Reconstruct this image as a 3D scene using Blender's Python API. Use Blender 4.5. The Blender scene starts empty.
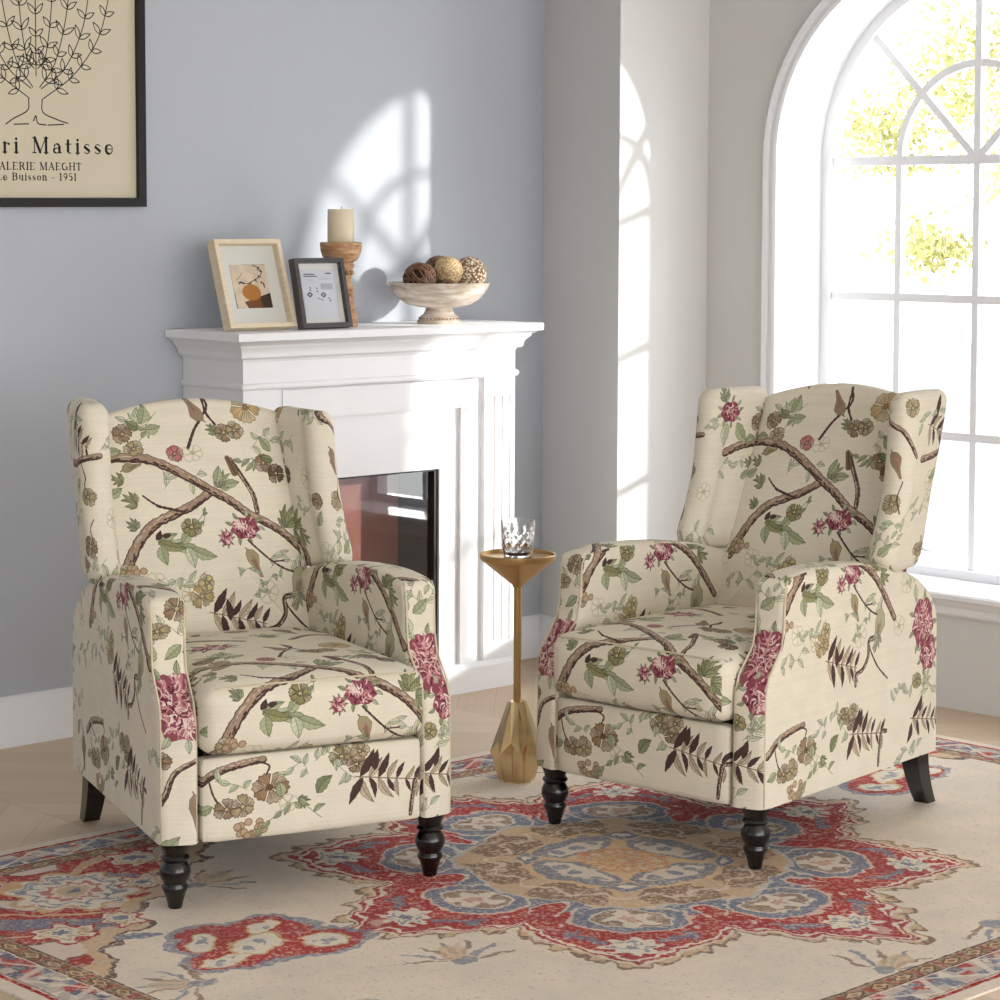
import bpy, bmesh, math, random
import numpy as np
from mathutils import Vector, Matrix
random.seed(7); rng = np.random.default_rng(11)
PI = math.pi
S = bpy.context.scene
COL = S.collection

# ------------------------------------------------------------------ helpers
def link(o, parent=None):
    COL.objects.link(o)
    if parent is not None:
        o.parent = parent
    return o

def mesh_obj(name, verts, faces, mat=None, parent=None, smooth=True, uvs=None, mats=None, fmat=None):
    me = bpy.data.meshes.new(name)
    me.from_pydata([tuple(v) for v in verts], [], faces)
    me.update()
    bm = bmesh.new(); bm.from_mesh(me)
    bmesh.ops.recalc_face_normals(bm, faces=bm.faces)
    bm.to_mesh(me); bm.free()
    if mat: me.materials.append(mat)
    if mats:
        for m in mats: me.materials.append(m)
        for p, i in zip(me.polygons, fmat): p.material_index = i
    if smooth:
        for p in me.polygons: p.use_smooth = True
    o = bpy.data.objects.new(name, me)
    return link(o, parent)

def sharp(o, deg=35):
    """auto smooth: mark edges sharper than deg"""
    me = o.data
    bm = bmesh.new(); bm.from_mesh(me)
    a = math.radians(deg)
    for e in bm.edges:
        if len(e.link_faces) == 2 and e.calc_face_angle(0) > a: e.smooth = False
    bm.to_mesh(me); bm.free()
    return o

def tag(o, label=None, cat=None, group=None, kind=None):
    if label: o['label'] = label
    if cat: o['category'] = cat
    if group: o['group'] = group
    if kind: o['kind'] = kind
    return o

def empty(name, loc=(0, 0, 0), rz=0.0):
    o = bpy.data.objects.new(name, None)
    o.location = loc; o.rotation_euler = (0, 0, rz); o.empty_display_size = .1
    return link(o)

class MB:
    def __init__(s): s.v = []; s.f = []
    def add(s, v, f):
        n = len(s.v); s.v += [tuple(p) for p in v]; s.f += [tuple(i + n for i in q) for q in f]
    def box(s, a, b):
        x0, y0, z0 = a; x1, y1, z1 = b
        s.add([(x0,y0,z0),(x1,y0,z0),(x1,y1,z0),(x0,y1,z0),(x0,y0,z1),(x1,y0,z1),(x1,y1,z1),(x0,y1,z1)],
              [(0,3,2,1),(4,5,6,7),(0,1,5,4),(1,2,6,5),(2,3,7,6),(3,0,4,7)])
    def bevbox(s, a, b, r):
        bm = bmesh.new()
        bmesh.ops.create_cube(bm, size=1)
        for v in bm.verts:
            v.co = Vector([(a[i]+b[i])/2 + v.co[i]*(b[i]-a[i]) for i in range(3)])
        bmesh.ops.bevel(bm, geom=bm.edges[:], offset=r, segments=2, profile=.5, affect='EDGES')
        s.addbm(bm)
    def addbm(s, bm):
        bm.verts.index_update()
        s.add([v.co[:] for v in bm.verts], [tuple(v.index for v in f.verts) for f in bm.faces]); bm.free()
    def lathe(s, prof, c=(0, 0, 0), seg=32, cap=True, star=None):
        n = len(prof); vs = []
        for r, z in prof:
            for k in range(seg):
                a = 2*PI*k/seg
                vs.append((c[0]+r*math.cos(a), c[1]+r*math.sin(a), c[2]+z))
        fs = []
        for i in range(n-1):
            for k in range(seg):
                k2 = (k+1) % seg
                fs.append((i*seg+k, i*seg+k2, (i+1)*seg+k2, (i+1)*seg+k))
        if cap:
            fs.append(tuple(range(seg))[::-1]); fs.append(tuple((n-1)*seg+k for k in range(seg)))
        s.add(vs, fs)
    def tube(s, pts, r, seg=8, closed=False):
        pts = [Vector(p) for p in pts]; n = len(pts)
        rs = r if isinstance(r, (list, tuple)) else [r]*n
        up = None; vs = []; fs = []
        for i, p in enumerate(pts):
            a = pts[(i-1) % n] if (closed or i > 0) else p
            b = pts[(i+1) % n] if (closed or i < n-1) else p
            t = (b-a).normalized()
            if up is None:
                up = t.orthogonal().normalized()
            else:
                up = (up - t*up.dot(t)); up = up.normalized() if up.length > 1e-6 else t.orthogonal().normalized()
            w = t.cross(up)
            for k in range(seg):
                an = 2*PI*k/seg
                vs.append(p + (up*math.cos(an)+w*math.sin(an))*rs[i])
        m = n if closed else n-1
        for i in range(m):
            j = (i+1) % n
            for k in range(seg):
                k2 = (k+1) % seg
                fs.append((i*seg+k, i*seg+k2, j*seg+k2, j*seg+k))
        if not closed:
            fs.append(tuple(range(seg))[::-1]); fs.append(tuple((n-1)*seg+k for k in range(seg)))
        s.add(vs, fs)
    def prism(s, poly, axis, a, b):
        """poly 2d list in the other two axes (order x,y,z without axis)"""
        n = len(poly); vs = []
        for t in (a, b):
            for p in poly:
                q = list(p); q.insert(axis, t); vs.append(tuple(q))
        fs = [tuple(range(n))[::-1], tuple(range(n, 2*n))]
        for i in range(n):
            j = (i+1) % n; fs.append((i, j, n+j, n+i))
        s.add(vs, fs)
    def build(s, name, mat, parent=None, smooth=False, auto=None):
        o = mesh_obj(name, s.v, s.f, mat, parent, smooth)
        if auto: 
            for p in o.data.polygons: p.use_smooth = True
            sharp(o, auto)
        return o

def lerp_tab(tab, t):
    if t <= tab[0][0]: return tab[0][1]
    for (a, va), (b, vb) in zip(tab, tab[1:]):
        if t <= b:
            u = (t-a)/(b-a); return va+(vb-va)*u
    return tab[-1][1]

def smooth_poly(pts, rads, seg=6):
    """closed polygon with rounded corners"""
    out = []; n = len(pts)
    for i, p in enumerate(pts):
        p = Vector(p); a = Vector(pts[i-1]); b = Vector(pts[(i+1) % n]); r = rads[i] if isinstance(rads, (list, tuple)) else rads
        da = (a-p); db = (b-p); r = min(r, da.length*.49, db.length*.49)
        if r < 1e-5: out.append(tuple(p)); continue
        p0 = p+da.normalized()*r; p1 = p+db.normalized()*r
        for k in range(seg+1):
            t = k/seg
            q = p0*(1-t)**2 + p*2*t*(1-t) + p1*t*t
            out.append((q.x, q.y))
    return out

def resample(poly, step):
    out = []; n = len(poly)
    for i in range(n):
        a = Vector(poly[i]); b = Vector(poly[(i+1) % n]); L = (b-a).length
        if L < 1e-6: continue
        m = max(1, int(round(L/step)))
        for k in range(m): q = a+(b-a)*(k/m); out.append((q.x, q.y))
    return out

def inset(poly, d):
    n = len(poly); out = []
    area = sum(poly[i-1][0]*poly[i][1]-poly[i][0]*poly[i-1][1] for i in range(n))
    sgn = 1 if area > 0 else -1
    for i in range(n):
        a = Vector(poly[i-2 if n > 8 else i-1]); b = Vector(poly[(i+2) % n if n > 8 else (i+1) % n])
        t = (b-a).normalized(); out.append((poly[i][0]-t.y*sgn*d, poly[i][1]+t.x*sgn*d))
    return out

def pillow(poly, t, r, seg=5):
    """2d outline -> rings through thickness: returns verts (u, v, w) w in [-t/2,t/2] and faces"""
    n = len(poly); rings = []
    for k in range(seg+1):
        a = PI/2*k/seg
        rings.append((r*(1-math.sin(a)), -t/2 + r*(1-math.cos(a))))
    rings += [(d, -w) for d, w in rings[::-1]]
    vs = []; fs = []
    for d, w in rings:
        for p in inset(poly, d): vs.append((p[0], p[1], w))
    m = len(rings)
    for i in range(m-1):
        for k in range(n):
            k2 = (k+1) % n; fs.append((i*n+k, i*n+k2, (i+1)*n+k2, (i+1)*n+k))
    fs.append(tuple(range(n))[::-1]); fs.append(tuple((m-1)*n+k for k in range(n)))
    return vs, fs

def roundbox(a, b, r, n=10, crown=None, bev=4):
    """rounded box as grid faces; crown(x,y,z,nx,ny,nz)->offset vec, coordinates -1..1"""
    c = Vector([(a[i]+b[i])/2 for i in range(3)]); h = Vector([(b[i]-a[i])/2 for i in range(3)])
    bm = bmesh.new(); bmesh.ops.create_cube(bm, size=2)
    bmesh.ops.subdivide_edges(bm, edges=bm.edges[:], cuts=n, use_grid_fill=True)
    for v in bm.verts:
        u = v.co.copy()
        # concentrate grid towards edges
        p = Vector([math.copysign(abs(q)**.6, q) if abs(q) > 1e-9 else 0 for q in u])
        q = Vector([p[i]*h[i] for i in range(3)])
        core = Vector([max(-(h[i]-r), min(h[i]-r, q[i])) for i in range(3)])
        d = q-core
        if d.length > 1e-9:
            m = max(abs(d[i]) for i in range(3))
            d = d.normalized()*r*min(1, m/r)
            q = core+d
        if crown:
            q = q+Vector(crown(q.x/h.x, q.y/h.y, q.z/h.z))
        v.co = c+q
    return bm

# ------------------------------------------------------------------ materials
def new_mat(name):
    m = bpy.data.materials.new(name); m.use_nodes = True
    nt = m.node_tree; b = nt.nodes['Principled BSDF']
    return m, nt, b
def lin(c):
    return tuple(((v/255)/12.92 if v/255 <= .04045 else ((v/255+.055)/1.055)**2.4) for v in c)
def simple(name, rgb, rough=.5, metal=0, noise=0, nscale=20, bump=0, bscale=200, spec=.5, coat=0):
    m, nt, b = new_mat(name)
    b.inputs['Base Color'].default_value = (*lin(rgb), 1)
    b.inputs['Roughness'].default_value = rough; b.inputs['Metallic'].default_value = metal
    b.inputs['Specular IOR Level'].default_value = spec
    b.inputs['Coat Weight'].default_value = coat
    tc = nt.nodes.new('ShaderNodeTexCoord')
    if noise:
        n = nt.nodes.new('ShaderNodeTexNoise'); n.inputs['Scale'].default_value = nscale; n.inputs['Detail'].default_value = 4
        nt.links.new(tc.outputs['Object'], n.inputs['Vector'])
        mx = nt.nodes.new('ShaderNodeMix'); mx.data_type = 'RGBA'
        mx.inputs['A'].default_value = (*[v*(1-noise) for v in lin(rgb)], 1); mx.inputs['B'].default_value = (*[min(1, v*(1+noise)) for v in lin(rgb)], 1)
        nt.links.new(n.outputs['Fac'], mx.inputs['Factor']); nt.links.new(mx.outputs['Result'], b.inputs['Base Color'])
    if bump:
        n2 = nt.nodes.new('ShaderNodeTexNoise'); n2.inputs['Scale'].default_value = bscale; n2.inputs['Detail'].default_value = 3
        nt.links.new(tc.outputs['Object'], n2.inputs['Vector'])
        bp = nt.nodes.new('ShaderNodeBump'); bp.inputs['Strength'].default_value = bump; bp.inputs['Distance'].default_value = .002
        nt.links.new(n2.outputs['Fac'], bp.inputs['Height']); nt.links.new(bp.outputs['Normal'], b.inputs['Normal'])
    return m

M = {}
M['wall_blue'] = simple('wall_paint_blue', (184, 189, 197), .85, noise=.02, nscale=2, bump=.15, bscale=90, spec=.3)
M['wall_white'] = simple('wall_paint_white', (214, 213, 210), .85, noise=.015, nscale=2, bump=.12, bscale=90, spec=.3)
M['ceiling'] = simple('ceiling_paint', (235, 235, 235), .9, noise=.01, spec=.2)
M['trim'] = simple('white_trim', (236, 237, 240), .45, noise=.01, nscale=5, spec=.4)
M['mantel'] = simple('white_mantel_paint', (240, 240, 242), .4, noise=.012, nscale=6, spec=.4)
M['black_wood'] = simple('black_lacquered_wood', (9, 9, 10), .24, noise=.2, nscale=30, spec=.5, coat=.3)
M['black_frame'] = simple('black_frame', (10, 11, 11), .5, noise=.1, spec=.4)
M['dark_frame'] = simple('dark_frame', (66, 62, 64), .4, noise=.1, spec=.4)
M['mat_board'] = simple('mat_board', (222, 222, 216), .9, noise=.01)
M['brass'] = simple('brushed_brass', (196, 164, 116), .34, metal=1, noise=.1, nscale=60, bump=.05, bscale=300)
M['brass_base'] = simple('faceted_brass', (214, 192, 152), .14, metal=1, noise=.06, nscale=40)
M['candle'] = simple('ivory_wax', (226, 212, 184), .5, noise=.02)
M['candle'].node_tree.nodes['Principled BSDF'].inputs['Subsurface Weight'].default_value = .1
M['piping'] = simple('cream_piping', (216, 205, 178), .9, noise=.08, nscale=60)
M['dark_gap'] = simple('dust_cover', (60, 54, 48), .95)
M['bark'] = simple('bark', (190, 180, 165), .9, noise=.2)
M['snow'] = simple('pale_ground', (235, 236, 232), .9, noise=.06, nscale=.1)
M['hill'] = simple('hazy_hillside', (132, 136, 138), .95, noise=.3, nscale=.35)
M['firebrick'] = simple('terracotta_panel', (150, 92, 76), .7, noise=.12, nscale=8)
M['firebox'] = simple('charcoal_lining', (46, 47, 50), .6, noise=.1)
M['black_metal'] = simple('black_metal', (12, 12, 13), .3, noise=.1, spec=.5)
M['wick'] = simple('wick', (50, 40, 35), .9)

def wood_mat(name, c1, c2, scale=8, stretch=(1, 1, 8), rough=.5, bump=.2):
    m, nt, b = new_mat(name)
    tc = nt.nodes.new('ShaderNodeTexCoord'); mp = nt.nodes.new('ShaderNodeMapping')
    mp.inputs['Scale'].default_value = stretch
    nt.links.new(tc.outputs['Object'], mp.inputs['Vector'])
    n = nt.nodes.new('ShaderNodeTexNoise'); n.inputs['Scale'].default_value = scale; n.inputs['Detail'].default_value = 6; n.inputs['Distortion'].default_value = .6
    nt.links.new(mp.outputs['Vector'], n.inputs['Vector'])
    r = nt.nodes.new('ShaderNodeValToRGB'); r.color_ramp.elements[0].color = (*lin(c1), 1); r.color_ramp.elements[1].color = (*lin(c2), 1)
    r.color_ramp.elements[0].position = .35; r.color_ramp.elements[1].position = .65
    nt.links.new(n.outputs['Fac'], r.inputs['Fac']); nt.links.new(r.outputs['Color'], b.inputs['Base Color'])
    bp = nt.nodes.new('ShaderNodeBump'); bp.inputs['Strength'].default_value = bump; bp.inputs['Distance'].default_value = .002
    nt.links.new(n.outputs['Fac'], bp.inputs['Height']); nt.links.new(bp.outputs['Normal'], b.inputs['Normal'])
    b.inputs['Roughness'].default_value = rough
    return m
M['pale_oak'] = wood_mat('pale_oak_frame', (222, 202, 172), (232, 216, 190), 20, (1, 1, 6), .5, .05)
M['holder_wood'] = wood_mat('turned_wood', (158, 112, 74), (206, 168, 128), 25, (1, 1, 5), .65, .4)
M['holder_dark'] = simple('carved_recess', (96, 60, 38), .8, noise=.2)
M['bowl_wood'] = wood_mat('whitewashed_wood', (176, 156, 136), (222, 212, 200), 14, (1, 1, 5), .75, .4)
M['bowl_dark'] = simple('bowl_bead_shadow', (150, 126, 100), .8, noise=.2)

# floor: chevron boards of pale oak, all nodes
def floor_mat():
    m, nt, b = new_mat('oak_chevron_floor'); L = nt.links; N = nt.nodes.new
    def math_(op, a, b_=None, c=None):
        n = N('ShaderNodeMath'); n.operation = op
        for i, q in enumerate((a, b_, c)):
            if q is None: continue
            if isinstance(q, (int, float)): n.inputs[i].default_value = q
            else: L.new(q, n.inputs[i])
        return n.outputs[0]
    tc = N('ShaderNodeTexCoord'); sp = N('ShaderNodeSeparateXYZ'); L.new(tc.outputs['Object'], sp.inputs[0])
    x, y = sp.outputs[0], sp.outputs[1]
    c = .52; w = .11*1.414
    tri = math_('PINGPONG', x, c)
    s = math_('DIVIDE', math_('ADD', y, tri), w)
    fr = math_('FRACT', s); idx = math_('FLOOR', s)
    colid = math_('FLOOR', math_('DIVIDE', x, c))
    e1 = math_('LESS_THAN', fr, .012); 
    xf = math_('FRACT', math_('DIVIDE', x, c)); e2 = math_('LESS_THAN', xf, .004)
    edge = math_('MAXIMUM', e1, e2)
    cv = N('ShaderNodeCombineXYZ'); L.new(idx, cv.inputs[0]); L.new(colid, cv.inputs[1])
    wn = N('ShaderNodeTexWhiteNoise'); wn.noise_dimensions = '2D'; L.new(cv.outputs[0], wn.inputs['Vector'])
    # grain runs along the board: coordinate (s, along)
    gv = N('ShaderNodeCombineXYZ'); L.new(math_('MULTIPLY', s, 3.0), gv.inputs[0]); L.new(math_('SUBTRACT', y, tri), gv.inputs[1]); L.new(wn.outputs['Value'], gv.inputs[2])
    gn = N('ShaderNodeTexNoise'); gn.inputs['Scale'].default_value = 2.5; gn.inputs['Detail'].default_value = 6; L.new(gv.outputs[0], gn.inputs['Vector'])
    r = N('ShaderNodeValToRGB'); r.color_ramp.elements[0].color = (*lin((196, 172, 144)), 1); r.color_ramp.elements[1].color = (*lin((220, 200, 174)), 1)
    tone = math_('ADD', math_('MULTIPLY', gn.outputs['Fac'], .6), math_('MULTIPLY', wn.outputs['Value'], .4))
    L.new(tone, r.inputs['Fac'])
    mx = N('ShaderNodeMix'); mx.data_type = 'RGBA'; L.new(math_('MULTIPLY', edge, .55), mx.inputs['Factor']); L.new(r.outputs['Color'], mx.inputs['A']); mx.inputs['B'].default_value = (*lin((140, 112, 86)), 1)
    L.new(mx.outputs['Result'], b.inputs['Base Color'])
    b.inputs['Roughness'].default_value = .5; b.inputs['Specular IOR Level'].default_value = .35
    bp = N('ShaderNodeBump'); bp.inputs['Strength'].default_value = .15; bp.inputs['Distance'].default_value = .001
    L.new(gn.outputs['Fac'], bp.inputs['Height']); L.new(bp.outputs['Normal'], b.inputs['Normal'])
    return m
M['floor'] = floor_mat()

def pane_mat(name, tint=(1, 1, 1), refl=.08, rough=.0, fres=1.45):
    m, nt, b = new_mat(name); nt.nodes.remove(b)
    out = nt.nodes['Material Output']
    t = nt.nodes.new('ShaderNodeBsdfTransparent'); t.inputs[0].default_value = (*tint, 1)
    g = nt.nodes.new('ShaderNodeBsdfGlossy'); g.inputs['Roughness'].default_value = rough
    lw = nt.nodes.new('ShaderNodeLayerWeight'); lw.inputs['Blend'].default_value = .5
    f = nt.nodes.new('ShaderNodeMath'); f.operation = 'POWER'; f.inputs[1].default_value = 4.5; nt.links.new(lw.outputs['Facing'], f.inputs[0])
    mx = nt.nodes.new('ShaderNodeMixShader')
    ad = nt.nodes.new('ShaderNodeMath'); ad.operation = 'ADD'; ad.use_clamp = True; ad.inputs[1].default_value = refl
    nt.links.new(f.outputs[0], ad.inputs[0]); nt.links.new(ad.outputs[0], mx.inputs[0])
    nt.links.new(t.outputs[0], mx.inputs[1]); nt.links.new(g.outputs[0], mx.inputs[2]); nt.links.new(mx.outputs[0], out.inputs[0])
    return m
M['pane'] = pane_mat('window_glass', (.98, .99, 1), .03)
M['frame_glass'] = pane_mat('picture_glass', (.97, .97, .97), .03)
M['fire_glass'] = pane_mat('smoked_fireplace_glass', (.88, .86, .86), .12, fres=1.5)
m, nt, b = new_mat('crystal_glass'); b.inputs['Base Color'].default_value = (1, 1, 1, 1); b.inputs['Transmission Weight'].default_value = 1; b.inputs['Roughness'].default_value = .02; b.inputs['IOR'].default_value = 1.48
M['crystal'] = m
M['dark_glass'] = simple('dark_tinted_glass_base', (52, 44, 48), .12, spec=.6)
M['leaf'] = simple('yellow_green_leaves', (158, 156, 98), .7, noise=.25, nscale=3)
nl = M['leaf'].node_tree; pb = nl.nodes['Principled BSDF']; pb.inputs['Subsurface Weight'].default_value = 0
WORLD, SUN, EXPO = 1.8, 1.9, 1.42
# ------------------------------------------------------------------ painted cloth, rug and prints (computed here, nothing is loaded)
def vnoise(h, w, cell, seed=0, wrap=True):
    r = np.random.default_rng(seed)
    gh, gw = max(2, int(round(h/cell))), max(2, int(round(w/cell)))
    g = r.random((gh, gw)).astype(np.float32)
    y = np.arange(h)*gh/h; x = np.arange(w)*gw/w
    y0 = y.astype(int); x0 = x.astype(int); fy = (y-y0)[:, None]; fx = (x-x0)[None, :]
    fy = fy*fy*(3-2*fy); fx = fx*fx*(3-2*fx)
    y1 = (y0+1) % gh; x1 = (x0+1) % gw
    a = g[y0][:, x0]; b_ = g[y0][:, x1]; c = g[y1][:, x0]; d = g[y1][:, x1]
    return (a*(1-fx)+b_*fx)*(1-fy)+(c*(1-fx)+d*fx)*fy

class Canvas:
    def __init__(s, w, h, bg, k=1.0):
        s.k = k; s.w = int(w*k); s.h = int(h*k)
        s.a = np.empty((s.h, s.w, 3), np.float32); s.a[:] = np.array(bg, np.float32)
    def _blend(s, x0, y0, mask, col, alpha):
        hh, ww = mask.shape
        ys = (np.arange(y0, y0+hh)) % s.h; xs = (np.arange(x0, x0+ww)) % s.w
        ix = np.ix_(ys, xs)
        m = (mask*alpha)[..., None]
        s.a[ix] = s.a[ix]*(1-m)+np.array(col, np.float32)*m
    def stroke(s, pts, wid, col, alpha=1.0, dash=None):
        k = s.k; P = np.array(pts, float)*k
        n = len(P); W = np.array(wid if hasattr(wid, '__len__') else [wid]*n, float)*k/2
        pad = W.max()+2
        x0, y0 = np.floor(P.min(0)-pad).astype(int); x1, y1 = np.ceil(P.max(0)+pad).astype(int)
        yy, xx = np.mgrid[y0:y1, x0:x1].astype(np.float32)
        mask = np.zeros(yy.shape, np.float32)
        for i in range(n-1):
            ax, ay = P[i]; bx, by = P[i+1]; dx, dy = bx-ax, by-ay; L = dx*dx+dy*dy+1e-9
            t = np.clip(((xx-ax)*dx+(yy-ay)*dy)/L, 0, 1)
            d = np.hypot(xx-ax-t*dx, yy-ay-t*dy)-(W[i]+(W[i+1]-W[i])*t)
            np.maximum(mask, np.clip(.5-d, 0, 1), out=mask)
        s._blend(x0, y0, mask, col, alpha)
    def poly(s, pts, col, alpha=1.0, edge=None, ew=1.5):
        k = s.k; P = np.array(pts, float)*k
        x0, y0 = np.floor(P.min(0)-1).astype(int); x1, y1 = np.ceil(P.max(0)+2).astype(int)
        yy, xx = np.mgrid[y0:y1, x0:x1].astype(np.float32)
        ins = np.zeros(yy.shape, bool); n = len(P)
        for i in range(n):
            ax, ay = P[i]; bx, by = P[(i+1) % n]
            if ay == by: continue
            c = ((ay > yy) != (by > yy)) & (xx < (bx-ax)*(yy-ay)/(by-ay)+ax)
            ins ^= c
        s._blend(x0, y0, ins.astype(np.float32), col, alpha)
        if edge is not None: s.stroke(list(pts)+[pts[0]], ew, edge, alpha)

def curve(pts, n=8):
    """catmull-rom through points"""
    P = [np.array(p, float) for p in pts]
    P = [2*P[0]-P[1]]+P+[2*P[-1]-P[-2]]; out = []
    for i in range(1, len(P)-2):
        for k in range(n):
            t = k/n
            out.append(tuple(.5*((2*P[i])+(-P[i-1]+P[i+1])*t+(2*P[i-1]-5*P[i]+4*P[i+1]-P[i+2])*t*t+(-P[i-1]+3*P[i]-3*P[i+1]+P[i+2])*t**3)))
    out.append(tuple(P[-2])); return out

def to_image(name, arr, srgb=True):
    h, w = arr.shape[:2]
    im = bpy.data.images.new(name, w, h, alpha=False)
    buf = np.ones((h, w, 4), np.float32); buf[..., :3] = np.clip(arr, 0, 1)[::-1]
    im.pixels.foreach_set(buf.ravel()); im.update(); im.pack()
    return im

C_ = lambda *c: tuple(v/255 for v in c)
CREAM = C_(230, 222, 203)
TANB, DARK, GREEN, GREEND, PALEG = C_(166, 142, 122), C_(78, 58, 54), C_(160, 166, 132), C_(126, 134, 100), C_(190, 195, 166)
RED, PINK, OLIVE, TANL, BROWN = C_(138, 70, 84), C_(194, 132, 134), C_(158, 142, 110), C_(186, 168, 144), C_(136, 114, 90)

def paint_fabric():
    R = random.Random(5)
    K = Canvas(1400, 1400, CREAM, 1.0)
    def leaf(x, y, ang, L, w, col, vein=DARK, edge=None, a=1.0):
        a_ = math.radians(ang); ca, sa = math.cos(a_), math.sin(a_)
        bend = R.uniform(-.12, .12)*L; up = []; dn = []; mid = []
        for i in range(11):
            t = i/10; ww = w*math.sin(PI*t**.8)*.5*(1+.10*math.sin(i*2.4+x)); u = t*L; off = bend*math.sin(PI*t)
            mid.append((x+ca*u-sa*off, y+sa*u+ca*off)); up.append((x+ca*u-sa*(off+ww), y+sa*u+ca*(off+ww))); dn.append((x+ca*u-sa*(off-ww), y+sa*u+ca*(off-ww)))
        dark = sum(col) < .9
        K.poly(up+dn[::-1], col, a)
        if not dark:
            K.poly(up+mid[::-1], tuple(min(1, c*1.12) for c in col), a*.8)
            ec = edge if edge else tuple(c*.70 for c in col)
            K.stroke(up, 1.7, ec, a*.85); K.stroke(dn, 2.0, ec, a)
            if vein:
                K.stroke(mid, 1.8, tuple(c*.66 for c in col), a)
                for i in range(2, 9, 2):
                    for side in (up, dn):
                        p, q = mid[i], side[min(10, i+1)]; K.stroke([p, (p[0]+(q[0]-p[0])*.8, p[1]+(q[1]-p[1])*.8)], 1.1, tuple(c*.74 for c in col), a*.8)
    def twig(pts, w=5, col=DARK, a=1): 
        c = curve(pts); K.stroke(c, [w*(.7+.5*R.random()) for _ in c], col, a)
    def branch(pts, w):
        c = curve(pts, 10); n = len(c)
        ws = [w*(1-.25*i/n)*(.85+.25*R.random()) for i in range(n)]
        K.stroke(c, [q+4 for q in ws], DARK)
        K.stroke([(x, y-2) for x, y in c], [q*.86 for q in ws], TANB)
        for i in range(0, n-2):
            x, y = c[i]; x2, y2 = c[i+1]; dx, dy = x2-x, y2-y; L = math.hypot(dx, dy)+1e-6; nx, ny = -dy/L, dx/L
            o = R.uniform(.05, .45)*ws[i]
            if R.random() < .75: K.stroke([(x+nx*o, y+ny*o), (x2+nx*o, y2+ny*o)], R.uniform(3, 7), DARK)
            o = -R.uniform(.1, .4)*ws[i]
            if R.random() < .4: K.stroke([(x+nx*o, y+ny*o), (x2+nx*o, y2+ny*o)], 2, BROWN)
            if R.random() < .3: K.stroke([(x+nx*o, y+ny*o), (x2+nx*o, y2+ny*o)], 3, C_(208, 190, 170))
    def flower(x, y, r, n=5, col=OLIVE, cc=C_(196, 178, 140), a=1.0, edge=DARK, lace=False):
        th = R.random()*6; sq = R.uniform(.78, 1.0); lite = tuple(min(1, c*.55+.45*k) for c, k in zip(col, CREAM)); ink = tuple(c*.62 for c in col)
        for i in range(n):
            an = th+2*PI*i/n+R.uniform(-.12, .12); rr = r*R.uniform(.9, 1.12)
            pts = []
            for t in np.linspace(-1, 1, 11):
                rad = rr*(1-.10*abs(t)**3+.06*math.cos(t*9+i)); wdt = an+t*PI/n*.95
                pts.append((x+math.cos(wdt)*rad, y+math.sin(wdt)*rad*sq))
            pts = [(x+math.cos(an)*r*.12, y+math.sin(an)*r*.12*sq)]+pts
            if lace: K.stroke(pts+[pts[0]], 1.7, col, a*.9)
            else:
                K.poly(pts, lite if i % 2 else col, a)
                K.stroke(pts+[pts[0]], 1.9, ink, a*.9)
                for q in (-.5, -.2, .15, .45):
                    a2 = an+q*PI/n*1.2; K.stroke([(x+math.cos(a2)*r*.35, y+math.sin(a2)*r*.35*sq), (x+math.cos(a2)*r*R.uniform(.6, .92), y+math.sin(a2)*r*.8*sq)], 1.7, ink if i % 2 else tuple(min(1, c*1.3) for c in col), a*.8)
        pts = [(x+math.cos(t)*r*.20, y+math.sin(t)*r*.20*sq) for t in np.linspace(0, 2*PI, 10)[:-1]]
        K.poly(pts, cc, a, ink if not lace else col, 2)
        if not lace:
            for q in range(8):
                t = q*PI/4; K.stroke([(x+math.cos(t)*r*.3, y+math.sin(t)*r*.3*sq), (x+math.cos(t)*r*.3+.1, y+math.sin(t)*r*.3*sq)], 3, ink, a)
    def peony(x, y, r, ry=None, dens=1.0):
        ry = ry or r
        pts = [(x+math.cos(t)*r*(1+.1*math.sin(7*t)), y+math.sin(t)*ry*(1+.1*math.cos(6*t))) for t in np.linspace(0, 2*PI, 40)[:-1]]
        K.poly(pts, RED, .95)
        for i in range(int(46*dens*(r*ry)/(60*60))+14):
            an = R.random()*2*PI; rr = math.sqrt(R.random())*.95
            cx, cy = x+math.cos(an)*r*rr, y+math.sin(an)*ry*rr
            L = R.uniform(.16, .34)*r; a0 = an+R.uniform(-.6, .6)+PI/2
            arc = [(cx+math.cos(a0+t)*L*(1), cy+math.sin(a0+t)*L) for t in np.linspace(0, R.uniform(1.2, 2.6), 7)]
            c = R.choice([C_(232, 214, 204), C_(226, 200, 192), C_(206, 150, 152), PINK, C_(104, 40, 58)])
            K.stroke(arc, np.linspace(R.uniform(3, 8), 2, 7), c)
        for i in range(9):
            an = i*.7; leaf(x+math.cos(an)*r*.95, y+math.sin(an)*ry*.95, math.degrees(an)+R.uniform(-30, 30), r*.5, r*.22, R.choice([GREEN, PALEG]))
    def sprig(x, y, ang, L, n, ll=80, cols=(DARK, TANL)):
        a_ = math.radians(ang); ca, sa = math.cos(a_), math.sin(a_)
        K.stroke([(x, y), (x+ca*L, y+sa*L)], 3, BROWN)
        for i in range(n):
            t = (i+.5)/n; px, py = x+ca*L*t, y+sa*L*t
            l = ll*(1-.45*t)*R.uniform(.8, 1.1)
            leaf(px, py, ang-62+R.uniform(-10, 10), l, l*.3, cols[i % 2])
            leaf(px, py, ang+118-R.uniform(10, 50)-30, l, l*.27, cols[(i+1) % 2])
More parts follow.
